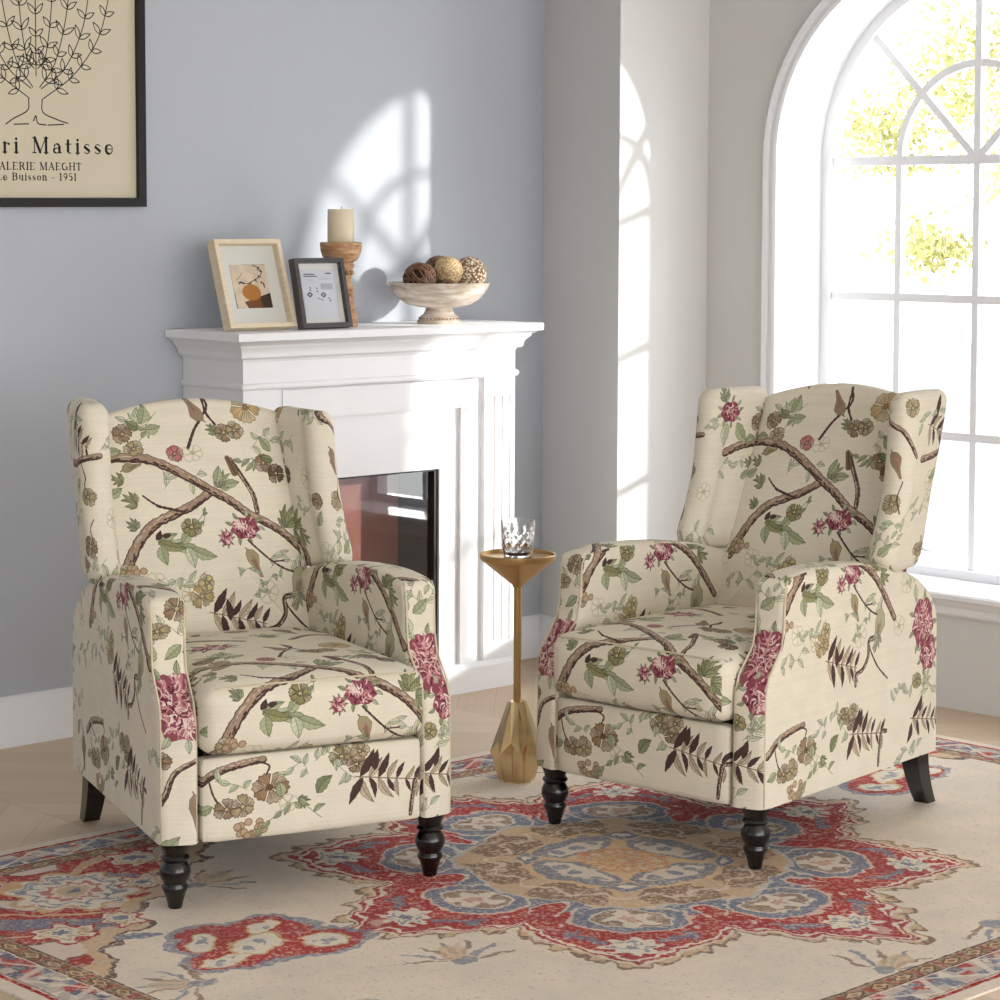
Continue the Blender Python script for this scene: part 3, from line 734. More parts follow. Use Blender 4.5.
# lettering: stroke-built serif letters, em height 1 (baseline 0, y up)
def arc(cx, cy, rx, ry, a0, a1, n=12): return [(cx+rx*math.cos(math.radians(a0+(a1-a0)*i/n)), cy+ry*math.sin(math.radians(a0+(a1-a0)*i/n))) for i in range(n+1)]
TK, TN = .13, .045
def vs(x, y0, y1, foot=True, head=True, w=TK):
    s_ = [([(x, y0), (x, y1)], w)]
    if foot: s_.append(([(x-.11, y0+.02), (x+.11, y0+.02)], TN))
    if head: s_.append(([(x-.11, y1-.02), (x+.11 if foot else x, y1-.02)], TN))
    return s_
G = {
 'H': (.80, vs(.16, 0, .72)+vs(.64, 0, .72)+[([(.16, .37), (.64, .37)], TN)]),
 'e': (.52, [(arc(.26, .23, .19, .22, 0, 340), [TN]*3+[.06]*2+[TK]*5+[.06]*3), ([(.08, .24), (.45, .24)], TN)]),
 'n': (.60, vs(.14, 0, .46, head=False)+[([(.04, .45), (.14, .45)], TN), (arc(.30, .30, .15, .15, 160, 0), [TN]*5+[.08]*3+[TK]*5)]+vs(.45, 0, .32, head=False)),
 'r': (.44, vs(.14, 0, .46, head=False)+[([(.04, .45), (.14, .45)], TN), (arc(.28, .32, .12, .12, 165, 50), TN), ([(.36, .40), (.36, .40)], .11)]),
 'i': (.30, vs(.15, 0, .46, head=False)+[([(.05, .45), (.15, .45)], TN), ([(.15, .64), (.15, .64)], .13)]),
 'M': (.98, [([(.16, 0), (.16, .72)], TN), ([(.05, .02), (.27, .02)], TN), ([(.05, .70), (.2, .70)], TN), ([(.18, .72), (.47, .04)], TK), ([(.47, .04), (.78, .72)], TN)]+vs(.80, 0, .72)),
 'a': (.54, [(arc(.24, .30, .15, .14, 165, 0), [TN]*6+[.09]*7), ([(.12, .34), (.12, .34)], .09), ([(.39, .30), (.39, .06), (.49, .02)], [TK, TK, TN]), (arc(.23, .13, .15, .12, 40, 330), [TN]*4+[.10]*5+[TN]*4)]),
 't': (.38, [([(.16, .60), (.16, .10)], TK), (arc(.25, .11, .10, .10, 180, 310), TN), ([(.03, .44), (.33, .44)], TN)]),
 's': (.44, [(arc(.21, .33, .13, .11, 30, 200), TN), ([(.09, .31), (.33, .14)], TK), (arc(.21, .12, .14, .11, 20, -160), TN)]),
 'G': (.80, [(arc(.38, .36, .30, .35, 50, 330), [TN]*3+[TK]*7+[TN]*3), ([(.64, .30), (.64, .04)], TK), ([(.5, .31), (.74, .31)], TN)]),
 'A': (.76, [([(.12, 0), (.37, .72)], TN), ([(.37, .72), (.62, 0)], TK), ([(.20, .26), (.52, .26)], TN), ([(.02, .02), (.22, .02)], TN), ([(.52, .02), (.74, .02)], TN)]),
 'L': (.64, vs(.16, 0, .72)+[([(.16, .02), (.56, .02), (.56, .18)], TN)]),
 'E': (.68, vs(.16, 0, .72)+[([(.16, .02), (.60, .02), (.60, .16)], TN), ([(.16, .70), (.57, .70), (.57, .56)], TN), ([(.16, .37), (.44, .37)], TN)]),
 'R': (.76, vs(.16, 0, .72)+[([(.16, .70), (.36, .70)], TN), (arc(.36, .53, .18, .17, 90, -90), [TN]*3+[TK]*7+[TN]*3), ([(.16, .36), (.36, .36)], TN), ([(.40, .36), (.62, .02), (.72, .02)], [TK, TK, TN])]),
 'I': (.36, vs(.18, 0, .72)), 'C': (.72, [(arc(.38, .36, .30, .35, 50, 310), [TN]*3+[TK]*7+[TN]*3), ([(.6, .6), (.6, .5)], .07)]),
 'T': (.68, vs(.34, 0, .72, head=False)+[([(.05, .56), (.05, .70), (.63, .70), (.63, .56)], TN)]),
 'B': (.70, vs(.16, 0, .72)+[([(.16, .70), (.36, .70)], TN), (arc(.36, .55, .16, .15, 90, -90), [TN]*3+[TK]*7+[TN]*3), (arc(.38, .21, .20, .19, 90, -90), [TN]*3+[TK]*7+[TN]*3), ([(.16, .02), (.38, .02)], TN), ([(.16, .39), (.38, .39)], TN)]),
 'u': (.60, [([(.14, .46), (.14, .16)], TK), (arc(.29, .16, .15, .15, 180, 340), TN), ([(.44, .46), (.44, 0)], TK), ([(.04, .45), (.14, .45)], TN), ([(.34, .45), (.44, .45)], TN), ([(.44, .02), (.54, .02)], TN)]),
 'o': (.54, [(arc(.27, .23, .18, .21, 0, 360), [.10, TK, .09, TN, .09, TK, TK, .10, .09, TN, .09, TK, .10])]),
 '-': (.40, [([(.08, .25), (.32, .25)], .06)]), ' ': (.34, []),
 '1': (.42, vs(.21, 0, .70, head=False)+[([(.10, .62), (.21, .69)], TN)]),
 '9': (.54, [(arc(.27, .50, .18, .20, 0, 360), .08), ([(.45, .50), (.38, .18), (.20, .02)], [TK, .10, TN])]),
 '5': (.52, [([(.44, .69), (.14, .69), (.12, .40)], .06), (arc(.24, .23, .20, .21, 120, -140), [TN]*3+[TK]*7+[TN]*3)]),
}
def write(K, text, cx, base, em, col, track=0.0, right=None, left=None):
    tw = sum(G[c][0]*em+track for c in text)-track
    x = cx-tw/2 if cx is not None else (right-tw if right is not None else left)
    for c in text:
        wd, st = G[c]
        for pts, wt in st:
            P = [(x+p[0]*em, base-p[1]*em) for p in pts]
            if len(P) == 2 and P[0] == P[1]: P[1] = (P[1][0]+.01, P[1][1])
            n = len(P); W_ = wt if not hasattr(wt, '__len__') else list(wt)[:n]+[wt[-1]]*(n-len(wt))
            W_ = [q*em for q in W_] if hasattr(W_, '__len__') else W_*em
            K.stroke(P, W_, col)
        x += wd*em+track
    return tw

PW, PH = 640, 900       # poster paper in mm
def paint_poster():
    K = Canvas(PW, PH, C_(208, 198, 176), 1.5); ink = C_(18, 18, 18); R = random.Random(3)
    cx = PW/2; base = 697
    def oleaf(x, y, ang, L, w):
        a = math.radians(ang); ca, sa = math.cos(a), math.sin(a); up = []; dn = []
        for i in range(9):
            t = i/8; ww = w*math.sin(PI*t**.85)*.5; up.append((x+ca*t*L-sa*ww, y+sa*t*L+ca*ww)); dn.append((x+ca*t*L+sa*ww, y+sa*t*L-ca*ww))
        K.stroke(up, 2.6, ink); K.stroke(dn, 2.2, ink)
    # a plain leafy shrub in pen line: nine arching stems, each with paired open leaves
    for k in range(9):
        u = (k-4)/4; top = (cx+u*238, 150+190*u*u+ (30 if k % 2 else 0)); b0 = (cx+u*22, base-62-46*(1-abs(u))*(k % 2)-60*(1-abs(u)))
        c = curve([b0, (cx+u*120, base-130-60*(1-abs(u))), (cx+u*200, (base-170+top[1])/2+30), top], 12)
        K.stroke(c, 2.6, ink)
        n = len(c)
        for i in range(4+(k*2) % 3, n-1, 5):
            x, y = c[i]; dx, dy = c[i+1][0]-x, c[i+1][1]-y; a = math.degrees(math.atan2(dy, dx)); sz = R.uniform(30, 42)
            oleaf(x, y, a-R.uniform(38, 62), sz, 13); oleaf(x, y, a+R.uniform(38, 62), sz, 13)
        oleaf(top[0], top[1]+4, math.degrees(math.atan2(c[-1][1]-c[-3][1], c[-1][0]-c[-3][0])), 36, 14)
    K.stroke(curve([(cx-24, base-60), (cx-28, base-30), (cx-70, base-8), (cx-95, base+8)]), 3, ink)
    K.stroke(curve([(cx+18, base-60), (cx+20, base-26), (cx+62, base-8), (cx+98, base+2)]), 3, ink)
    K.stroke(curve([(cx-10, base-2), (cx-2, base-16), (cx+4, base+4), (cx+30, base+8)]), 3, ink)
    K.stroke([(cx-70, base+8), (cx-25, base+6)], 3, ink); K.stroke([(cx+36, base+8), (cx+85, base+5)], 3, ink)
    write(K, 'Henri Matisse', cx, 780, 57, ink, track=9.6)
    write(K, 'GALERIE MAEGHT', cx, 825, 27, ink, track=1.5)
    write(K, 'Le Buisson - 1951', cx, 853, 27, ink, track=2.0)
    return K.a
M['poster'] = image_mat('poster_print', paint_poster(), .8)

def paint_still():
    K = Canvas(130, 150, C_(222, 203, 180), 2.0)
    n = vnoise(K.h, K.w, 40, 3); K.a *= (.94+.1*n)[..., None]
    dk = C_(40, 24, 16)
    K.poly([(-1, 151), (-1, 151), (42, 151), (30, 128), (40, 126), (131, 98), (131, 151)], C_(58, 40, 24))
    K.poly([(44, 150), (34, 128), (90, 112), (92, 150)], C_(120, 72, 30))
    K.poly([(62+34*math.cos(t), 96+28*math.sin(t)) for t in np.linspace(0, 2*PI, 30)[:-1]], C_(176, 116, 48)); K.poly([(54, 70), (70, 70), (68, 62), (56, 62)], C_(170, 112, 48))
    K.stroke(curve([(62, 62), (84, 52), (104, 40), (112, 22), (98, 8), (84, 2)]), 2.6, dk); K.stroke(curve([(60, 64), (40, 66), (22, 58)]), 2, dk); K.stroke(curve([(14, 52), (28, 42), (40, 28)]), 1.6, C_(90, 66, 48))
    for x, y, a in ((98, 40, 30), (112, 24, 200), (104, 10, 120), (84, 52, 60), (112, 70, 80), (104, 62, 20), (40, 64, 200), (30, 60, 150)):
        t = math.radians(a); K.stroke([(x, y), (x+11*math.cos(t), y+11*math.sin(t))], [6, 2], dk)
    return K.a
M['still'] = image_mat('vase_print', paint_still(), .7)
def paint_sheet():
    K = Canvas(120, 165, C_(206, 209, 216), 2.0); k = C_(60, 62, 70); g = C_(170, 174, 184)
    for y, w_, t in ((16, 34, 3.2), (23, 44, 3.2)):
        x = 10
        while x < 10+w_: K.stroke([(x, y), (x+2.6, y)], t, k); x += 4.2
    K.stroke([(88, 14), (104, 14)], 4, k)
    for y in (34, 38, 42): K.stroke([(12, y), (44, y)], 1, g); K.stroke([(58, y-8), (104, y-8)], 1, g)
    K.poly([(64, 48), (106, 48), (106, 68), (64, 68)], g)
    for x, y in ((22, 84), (70, 86)):
        K.poly([(x-11, y), (x, y-10), (x+11, y), (x, y+10)], k); K.poly([(x-6, y), (x, y-5), (x+6, y), (x, y+5)], g)
    for x, y in ((24, 60), (24, 68), (48, 62), (48, 72), (50, 96), (86, 96), (90, 104), (60, 100)): K.stroke([(x, y), (x+4, y+3)], 3, k)
    return K.a
M['sheet'] = image_mat('specimen_print', paint_sheet(), .7)

def map_uv(o, fn):
    """fn(co, normal) -> (u, v) per loop"""
    me = o.data; uv = me.uv_layers.new(name='UVMap')
    for p in me.polygons:
        nn = p.normal
        for li in p.loop_indices:
            uv.data[li].uv = fn(me.vertices[me.loops[li].vertex_index].co, nn)
# ------------------------------------------------------------------ the room
XW, YW, ZC = 5.747, 5.52, 2.95          # right wall, back wall, ceiling
def struct(o, label=None): o['kind'] = 'structure'; return o

b = MB(); b.box((-3.0, -5.0, -.06), (6.03, 5.62, 0.0)); struct(b.build('floor', M['floor']))
b = MB(); b.box((-3.0, YW, 0), (6.03, 5.66, ZC)); struct(b.build('wall_back', M['wall_blue']))
b = MB(); b.box((-1.3, -3.2, 0), (-1.2, 5.62, ZC)); struct(b.build('light_block_wall_left', M['wall_blue']))  # unseen wall, added to hold back sky light from the left
b = MB(); b.box((-3.0, -5.0, ZC), (6.03, 5.66, ZC+.1)); struct(b.build('ceiling', M['ceiling']))
# masonry pier in the corner between back wall and window wall
b = MB(); b.prism([(5.34, 5.07), (XW+.0, 5.07), (XW+.0, YW), (5.457, YW)], 2, 0, ZC); struct(b.build('wall_pier', M['wall_white']))
# skirting
b = MB(); b.prism([(YW, 0), (YW-.016, 0), (YW-.016, .112), (YW-.010, .125), (YW-.010, .133), (YW, .136)], 0, -3.0, 5.452)
struct(b.build('baseboard_back', M['trim'], auto=30))
b = MB()
prof = [(0, 0), (.016, 0), (.016, .112), (.010, .125), (.010, .133), (0, .136)]
path = [(5.457, YW, -1, 0), (5.34, 5.07, -1, -1), (XW, 5.07, 0, -1)]
vs_ = []; 
for (x, y, nx, ny) in path:
    for o_, z in prof: vs_.append((x+nx*o_, y+ny*o_, z))
fs_ = []; n_ = len(prof)
for i in range(2):
    for k in range(n_-1): fs_.append((i*n_+k, i*n_+k+1, (i+1)*n_+k+1, (i+1)*n_+k))
b.add(vs_, fs_); struct(b.build('baseboard_pier', M['trim'], auto=30))

# ---- right wall with two arched windows
WINS = [4.20]                     # y of the window centres
HWD, SPR, SILL, XO = .575, 1.605, .338, 6.008
def opening(yc, hw=HWD, sill=SILL, n=36):
    pts = [(yc-hw, sill), (yc-hw, SPR)]
    pts += [(yc+hw*math.cos(a), SPR+hw*math.sin(a)) for a in [PI-PI*k/n for k in range(1, n)]]
    pts += [(yc+hw, SPR), (yc+hw, sill)]
    return pts
def wall_sheet(mb, x):
    ys = [-1.7]
    for yc in sorted(WINS): ys += [yc-HWD, yc+HWD]
    ys.append(YW+.1)
    for i in range(0, len(ys), 2): mb.add([(x, ys[i], 0), (x, ys[i+1], 0), (x, ys[i+1], ZC), (x, ys[i], ZC)], [(0, 1, 2, 3)])
    for yc in WINS:
        mb.add([(x, yc-HWD, 0), (x, yc+HWD, 0), (x, yc+HWD, SILL), (x, yc-HWD, SILL)], [(0, 1, 2, 3)])
        op = opening(yc)[1:-1]
        for a, c in zip(op, op[1:]):
            mb.add([(x, a[0], a[1]), (x, c[0], c[1]), (x, c[0], ZC), (x, a[0], ZC)], [(0, 1, 2, 3)])
b = MB(); wall_sheet(b, XW); wall_sheet(b, XO); b.add([(XW, -1.7, 0), (XO, -1.7, 0), (XO, -1.7, ZC), (XW, -1.7, ZC)], [(0, 1, 2, 3)])
struct(b.build('wall_right', M['wall_white']))
for wi, yc in enumerate(WINS):
    w = empty('window_%d' % (wi+1), (0, 0, 0)); struct(w)
    op = opening(yc)
    b = MB()
    for a, c in zip(op, op[1:]+op[:1]): b.add([(XW, *a), (XW, *c), (XO, *c), (XO, *a)], [(0, 1, 2, 3)])
    b.build('reveal', M['trim'], w, auto=25)
    # casing swept round the opening
    prof = [(0, 0), (0, .018), (.010, .022), (.014, .014), (.030, .014), (.034, .022), (.046, .026), (.052, .020), (.056, .006), (.060, 0)]
    pth = [(yc-HWD, SILL-.0, 1, 0)] + [(yc-HWD, SPR, 1, 0)]
    pth = [(yc-HWD, SILL, -1, 0), (yc-HWD, SPR, -1, 0)]+[(yc+HWD*math.cos(a), SPR+HWD*math.sin(a), math.cos(a), math.sin(a)) for a in [PI-PI*k/36 for k in range(1, 36)]]+[(yc+HWD, SPR, 1, 0), (yc+HWD, SILL, 1, 0)]
    b = MB(); vs_ = []; n_ = len(prof)
    for (y, z, ny, nz) in pth:
        for o_, h in prof: vs_.append((XW-h, y+ny*o_, z+nz*o_))
    fs_ = [(i*n_+k, i*n_+k+1, (i+1)*n_+k+1, (i+1)*n_+k) for i in range(len(pth)-1) for k in range(n_-1)]
    b.add(vs_, fs_); b.build('casing', M['trim'], w, auto=30)
    # sill board with moulded apron
    b = MB()
    pr = [(XO-.03, SILL-.004), (XO-.03, SILL+.006), (XW-.040, SILL+.006), (XW-.046, SILL), (XW-.046, SILL-.012), (XW-.036, SILL-.018), (XW-.030, SILL-.030), (XW-.020, SILL-.038), (XW-.018, SILL-.058), (XW-.010, SILL-.066), (XW, SILL-.068), (XW, SILL-.004)]
    b.prism([(p[0], p[1]) for p in pr], 1, yc-HWD-.075, yc+HWD+.075)
    b.v = [(x, y, z) for x, y, z in b.v]
    b.build('window_sill', M['trim'], w, auto=30)
    # sash: arched outer frame, muntins, fan bars
    X0, X1 = 5.964, 5.992
    def bar(mb, p, q, t=.0125, x0=X0, x1=X1):
        p = Vector(p); q = Vector(q); d = (q-p).normalized(); nn = Vector((-d.y, d.x))*t
        poly = [p-nn, q-nn, q+nn, p+nn]
        mb.prism([(v.x, v.y) for v in poly], 0, x0, x1)
    b = MB(); fw = .034; A_ = opening(yc); B_ = opening(yc, HWD-fw, SILL+fw)
    for x0, x1 in ((X0-.012, X1+.01),):
        n_ = len(A_)
        for i in range(n_):
            j = (i+1) % n_
            b.add([(x0, *A_[i]), (x0, *A_[j]), (x0, *B_[j]), (x0, *B_[i])], [(0, 1, 2, 3)])
            b.add([(x1, *A_[i]), (x1, *A_[j]), (x1, *B_[j]), (x1, *B_[i])], [(0, 1, 2, 3)])
            b.add([(x0, *B_[i]), (x0, *B_[j]), (x1, *B_[j]), (x1, *B_[i])], [(0, 1, 2, 3)])
    b.build('window_frame', M['trim'], w)
    b = MB(); rr = HWD-fw+.003
    bar(b, (yc-rr, SPR), (yc+rr, SPR), .014)
    for z in (1.186, .772): bar(b, (yc-rr, z), (yc+rr, z))
    for dy in (-.287, 0, .287): bar(b, (yc+dy, SILL+fw-.003), (yc+dy, SPR), .0115, X0+.002, X1-.002)
    bar(b, (yc, SPR), (yc, SPR+rr), .0115, X0+.002, X1-.002)
    for s_ in (-1, 1):
        bar(b, (yc, SPR), (yc+s_*rr*math.cos(PI/4), SPR+rr*math.sin(PI/4)), .0115, X0+.001, X1-.001)
    n_ = 30
    for k in range(n_):
        a0, a1 = PI*k/n_, PI*(k+1)/n_; r0, r1 = .287-.0115, .287+.0115
        q = [(yc+r0*math.cos(a0), SPR+r0*math.sin(a0)), (yc+r1*math.cos(a0), SPR+r1*math.sin(a0)), (yc+r1*math.cos(a1), SPR+r1*math.sin(a1)), (yc+r0*math.cos(a1), SPR+r0*math.sin(a1))]
        b.prism(q, 0, X0+.003, X1-.003)
    b.build('glazing_bars', M['trim'], w)
    b = MB(); op2 = opening(yc, HWD-.01, SILL+.01); b.v = [(5.986, *p) for p in op2]; b.f = [tuple(range(len(op2)))]
    b.build('window_pane', M['pane'], w)

# ------------------------------------------------------------------ fireplace surround
fp = tag(empty('fireplace', (4.545, 5.52, 0)), 'white painted fireplace surround with moulded mantel shelf against blue-grey wall', 'fireplace')
def fbuild(mb, name, mat, parent=fp, **k):
    mb.v = [(x-4.545, y-5.52, z) for x, y, z in mb.v]
    return mb.build(name, mat, parent, **k)
XL, XR, YF = 4.026, 5.064, 5.24
b = MB()
# ring-shaped front built as posts and lintel round the firebox opening
FX0, FX1, FZ0, FZ1 = 4.314, 4.776, .10, .678
b.box((XL, YF+.022, 0), (FX0, YW-.002, 1.03)); b.box((FX1, YF+.022, 0), (XR, YW-.002, 1.03))
b.box((FX0, YF+.022, FZ1), (FX1, YW-.002, 1.03)); b.box((FX0, YF+.022, 0), (FX1, YW-.002, FZ0))
fbuild(b, 'surround_body', M['mantel'])
b = MB()                                   # frieze
b.box((XL, YF, .952), (XR, YF+.022, 1.03)); fbuild(b, 'frieze', M['mantel'])
for s_ in (0, 1):                          # pilasters with flutes
    x0, x1 = (4.938, XR) if s_ else (XL, 4.152)
    b = MB(); fl = [x0+(x1-x0)*q for q in (.30, .56, .82)] if s_ else [x0+(x1-x0)*q for q in (.18, .44, .70)]
    poly = [(x0, YF+.022), (x0, YF)]
    for c in fl: poly += [(c-.007, YF), (c-.004, YF+.005), (c+.004, YF+.005), (c+.007, YF)]
    poly += [(x1, YF), (x1, YF+.022)]
    b.prism(poly, 2, .14, .885)
    b.box((x0, YF, .885), (x1, YF+.022, .952)); b.box((x0, YF, .085), (x1, YF+.022, .14))
    fbuild(b, 'pilaster', M['mantel'])
b = MB()                                   # outer panel frame between pilasters and inner panel
ox0, ox1, ix0, ix1 = 4.174, 4.916, 4.240, 4.850
b.box((ox0, YF+.010, .085), (ix0, YF+.03, .940)); b.box((ix1, YF+.010, .085), (ox1, YF+.03, .940)); b.box((ix0, YF+.010, .857), (ix1, YF+.03, .940))
b.box((4.152, YF+.016, .085), (ox0, YF+.03, .952)); b.box((ox1, YF+.016, .085), (4.938, YF+.03, .952)); b.box((ox0, YF+.016, .940), (ox1, YF+.03, .952))
fbuild(b, 'panel_frame', M['mantel'])
b = MB()
b.box((XL-.008, YF-.014, 0), (XR+.008, YF+.03, .072)); b.prism([(YF-.014, .072), (YF, .085), (YF+.03, .085), (YF+.03, .072)], 0, XL-.008, XR+.008)
b.box((XL-.008, YF+.03, 0), (XL+.02, YW-.003, .072)); b.box((XR-.02, YF+.03, 0), (XR+.008, YW-.003, .072))
fbuild(b, 'plinth', M['mantel'])
def ringsweep(prof):
    mb = MB(); vs_ = []; n_ = len(prof)
    for o_, z in prof:
        vs_ += [(XL-o_, YW-.002, z), (XL-o_, YF-o_, z), (XR+o_, YF-o_, z), (XR+o_, YW-.002, z)]
    fs_ = []
    for i in range(n_-1):
        for k in range(3): fs_.append((i*4+k, i*4+k+1, (i+1)*4+k+1, (i+1)*4+k))
    fs_.append((0, 1, 2, 3)); fs_.append(tuple((n_-1)*4+k for k in (3, 2, 1, 0)))
    mb.add(vs_, fs_); return mb
pr = [(-.002, 1.018), (.004, 1.030), (.014, 1.032), (.018, 1.038), (.018, 1.044), (.022, 1.054), (.030, 1.063), (.034, 1.066), (.036, 1.073), (.046, 1.078), (.050, 1.082), (.061, 1.084), (.062, 1.104), (.060, 1.106)]
fbuild(ringsweep(pr), 'mantel_shelf', M['mantel'], auto=50)
fbuild(ringsweep([(-.002, .944), (.004, .945), (.008, .949), (.009, .954), (.008, .959), (.004, .963), (-.002, .964)]), 'astragal', M['mantel'], auto=60)
# firebox: black rim, terracotta back, charcoal side, smoked glass
b = MB(); b.box((FX0, YF+.03, FZ0), (FX0+.014, YF+.05, FZ1)); b.box((FX1-.014, YF+.03, FZ0), (FX1, YF+.05, FZ1)); b.box((FX0, YF+.03, FZ1-.006), (FX1, YF+.05, FZ1)); b.box((FX0, YF+.03, FZ0), (FX1, YF+.05, FZ0+.012))
fbuild(b, 'firebox_rim', M['black_metal'])
b = MB(); b.add([(FX0, YF+.045, FZ0), (FX1, YF+.045, FZ0), (FX1, YF+.045, FZ1), (FX0, YF+.045, FZ1)], [(0, 1, 2, 3)]); fbuild(b, 'fireplace_glass', M['fire_glass'])
b = MB(); b.box((FX0, 5.44, FZ0), (FX1, 5.45, FZ1)); fbuild(b, 'back_panel', M['firebrick'])
b = MB(); b.box((FX1-.008, YF+.05, FZ0), (FX1, 5.44, FZ1)); b.box((FX0, YF+.05, FZ0), (FX0+.008, 5.44, FZ1)); b.box((FX0, YF+.05, FZ1-.006), (FX1, 5.44, FZ1)); b.box((FX0, YF+.05, FZ0), (FX1, 5.44, FZ0+.006)); fbuild(b, 'firebox_lining', M['firebox'])

# ------------------------------------------------------------------ things on the mantel
ZM = 1.106
def uv_rect(o, x0, x1, z0, z1, ax=(0, 2)):
    map_uv(o, lambda c, n: ((c[ax[0]]-x0)/(x1-x0), (c[ax[1]]-z0)/(z1-z0)))
def shadow_box(name, x0, w, h, y, lean, fw, dep, fmat, label, matw, print_rect, pmat, tiltz=0):
    root = tag(empty(name, (x0+w/2, y, ZM+.001+dep*math.sin(lean))), label, 'picture frame')
    root.rotation_euler = (-lean, 0, tiltz)
    # local: x across, z up, y back; front face at y=0
    b = MB()
    for (a, c) in (((-w/2, 0, 0), (w/2, dep, fw)), ((-w/2, 0, h-fw), (w/2, dep, h)), ((-w/2, 0, fw), (-w/2+fw, dep, h-fw)), ((w/2-fw, 0, fw), (w/2, dep, h-fw))): b.box(a, c)
    b.build('frame', fmat, root)
    b = MB(); b.box((-w/2+fw-.002, dep-.010, fw-.002), (w/2-fw+.002, dep-.004, h-fw+.002)); b.build('mat_board', M['mat_board'], root)
    x0_, x1_, z0_, z1_ = print_rect
    b = MB(); b.box((x0_, dep-.0112, z0_), (x1_, dep-.0098, z1_)); o = b.build('print', pmat, root); uv_rect(o, x0_, x1_, z0_, z1_)
    b = MB(); b.add([(-w/2+fw-.001, .006, fw-.001), (w/2-fw+.001, .006, fw-.001), (w/2-fw+.001, .006, h-fw+.001), (-w/2+fw-.001, .006, h-fw+.001)], [(0, 1, 2, 3)]); b.build('glass', M['frame_glass'], root)
    return root
shadow_box('picture_frame', 3.999, .232, .256, 5.258, math.radians(18), .013, .034, M['pale_oak'], 'pale wood picture frame with a print of an orange vase, leaning on mantel', .05, (-.062, .062, .062, .188), M['still'])
shadow_box('picture_frame', 4.232, .180, .200, 5.230, math.radians(13), .013, .026, M['dark_frame'], 'small dark grey picture frame with grey text sheet on mantel', .03, (-.062, .062, .028, .170), M['sheet'])
# candle holder and candle
hc = (4.462, 5.345)
root = tag(empty('candle_holder', (hc[0], hc[1], ZM)), 'carved natural wood candle holder carrying an ivory candle on mantel', 'candle holder')
b = MB(); b.lathe([(.0, 0), (.047, 0), (.049, .004), (.049, .036), (.045, .041), (.038, .044), (.041, .048), (.043, .056), (.042, .066), (.037, .070), (.038, .073), (.039, .083), (.036, .088), (.032, .090), (.032, .104), (.036, .107), (.038, .112), (.036, .118), (.032, .122), (.031, .127), (.032, .140), (.031, .146), (.030, .150), (.031, .165), (.034, .168), (.038, .172), (.040, .180), (.036, .184), (.034, .188)], seg=40, cap=False); b.build('holder_stem', M['holder_wood'], root, auto=40)
b = MB(); b.lathe([(.034, .186), (.044, .192), (.054, .204), (.059, .220), (.061, .236), (.061, .243), (.058, .245), (.052, .243), (0, .243)], seg=40, cap=False); b.build('holder_cup', M['holder_wood'], root, auto=40)
for z, r_ in ((.097, .0335), (.157, .0335)):
    b = MB()
    for k in range(12):
        a = 2*PI*k/12; bm = bmesh.new(); bmesh.ops.create_icosphere(bm, subdivisions=2, radius=1)
        for v in bm.verts: v.co = Vector((math.cos(a)*r_, math.sin(a)*r_, z))+Vector((v.co.x*.0065, v.co.y*.0065, v.co.z*.0075))
        b.addbm(bm)
    b.build('carved_beads', M['holder_wood'], root, smooth=True)
    b = MB(); b.lathe([(.0325, z-.006), (.0325, z+.006)], seg=30, cap=False); b.build('carved_groove', M['holder_dark'], root)
root = tag(empty('pillar_candle', (hc[0], hc[1], ZM+.2435)), 'thick ivory pillar candle standing in the carved wood holder', 'candle')
b = MB(); b.lathe([(0, 0), (.037, 0), (.039, .002), (.039, .094), (.037, .097), (.030, .096), (.012, .093), (0, .092)], seg=40, cap=False); b.build('wax', M['candle'], root, auto=50)
b = MB(); b.tube([(0, 0, .091), (.001, 0, .098), (.003, .001, .104)], .0012, 6); b.build('wick', M['wick'], root)
# footed bowl with woven balls
bc = (4.828, 5.325)
root = tag(empty('footed_bowl', (bc[0], bc[1], ZM)), 'whitewashed wooden pedestal bowl full of decorative balls on mantel', 'bowl')
b = MB(); b.lathe([(.046, .052), (.060, .050), (.095, .058), (.125, .078), (.143, .102), (.150, .117), (.153, .121), (.150, .124), (.144, .120), (.136, .104), (.118, .082), (.09, .064), (.05, .056), (0, .055)], seg=56, cap=False); b.build('bowl_body', M['bowl_wood'], root, auto=50)
b = MB(); b.lathe([(0, 0), (.064, 0), (.066, .003), (.065, .010), (.060, .013), (.058, .020), (.054, .024), (.046, .030), (.041, .040), (.040, .050), (.046, .054)], seg=48, cap=False); b.build('pedestal', M['bowl_wood'], root, auto=50)
b = MB()
for k in range(30):
    a = 2*PI*k/30; bm = bmesh.new(); bmesh.ops.create_icosphere(bm, subdivisions=1, radius=1)
    for v in bm.verts: v.co = Vector((math.cos(a)*.0595, math.sin(a)*.0595, .0165))+v.co*.0032
    b.addbm(bm)
b.build('bead_ring', M['bowl_dark'], root, smooth=True)
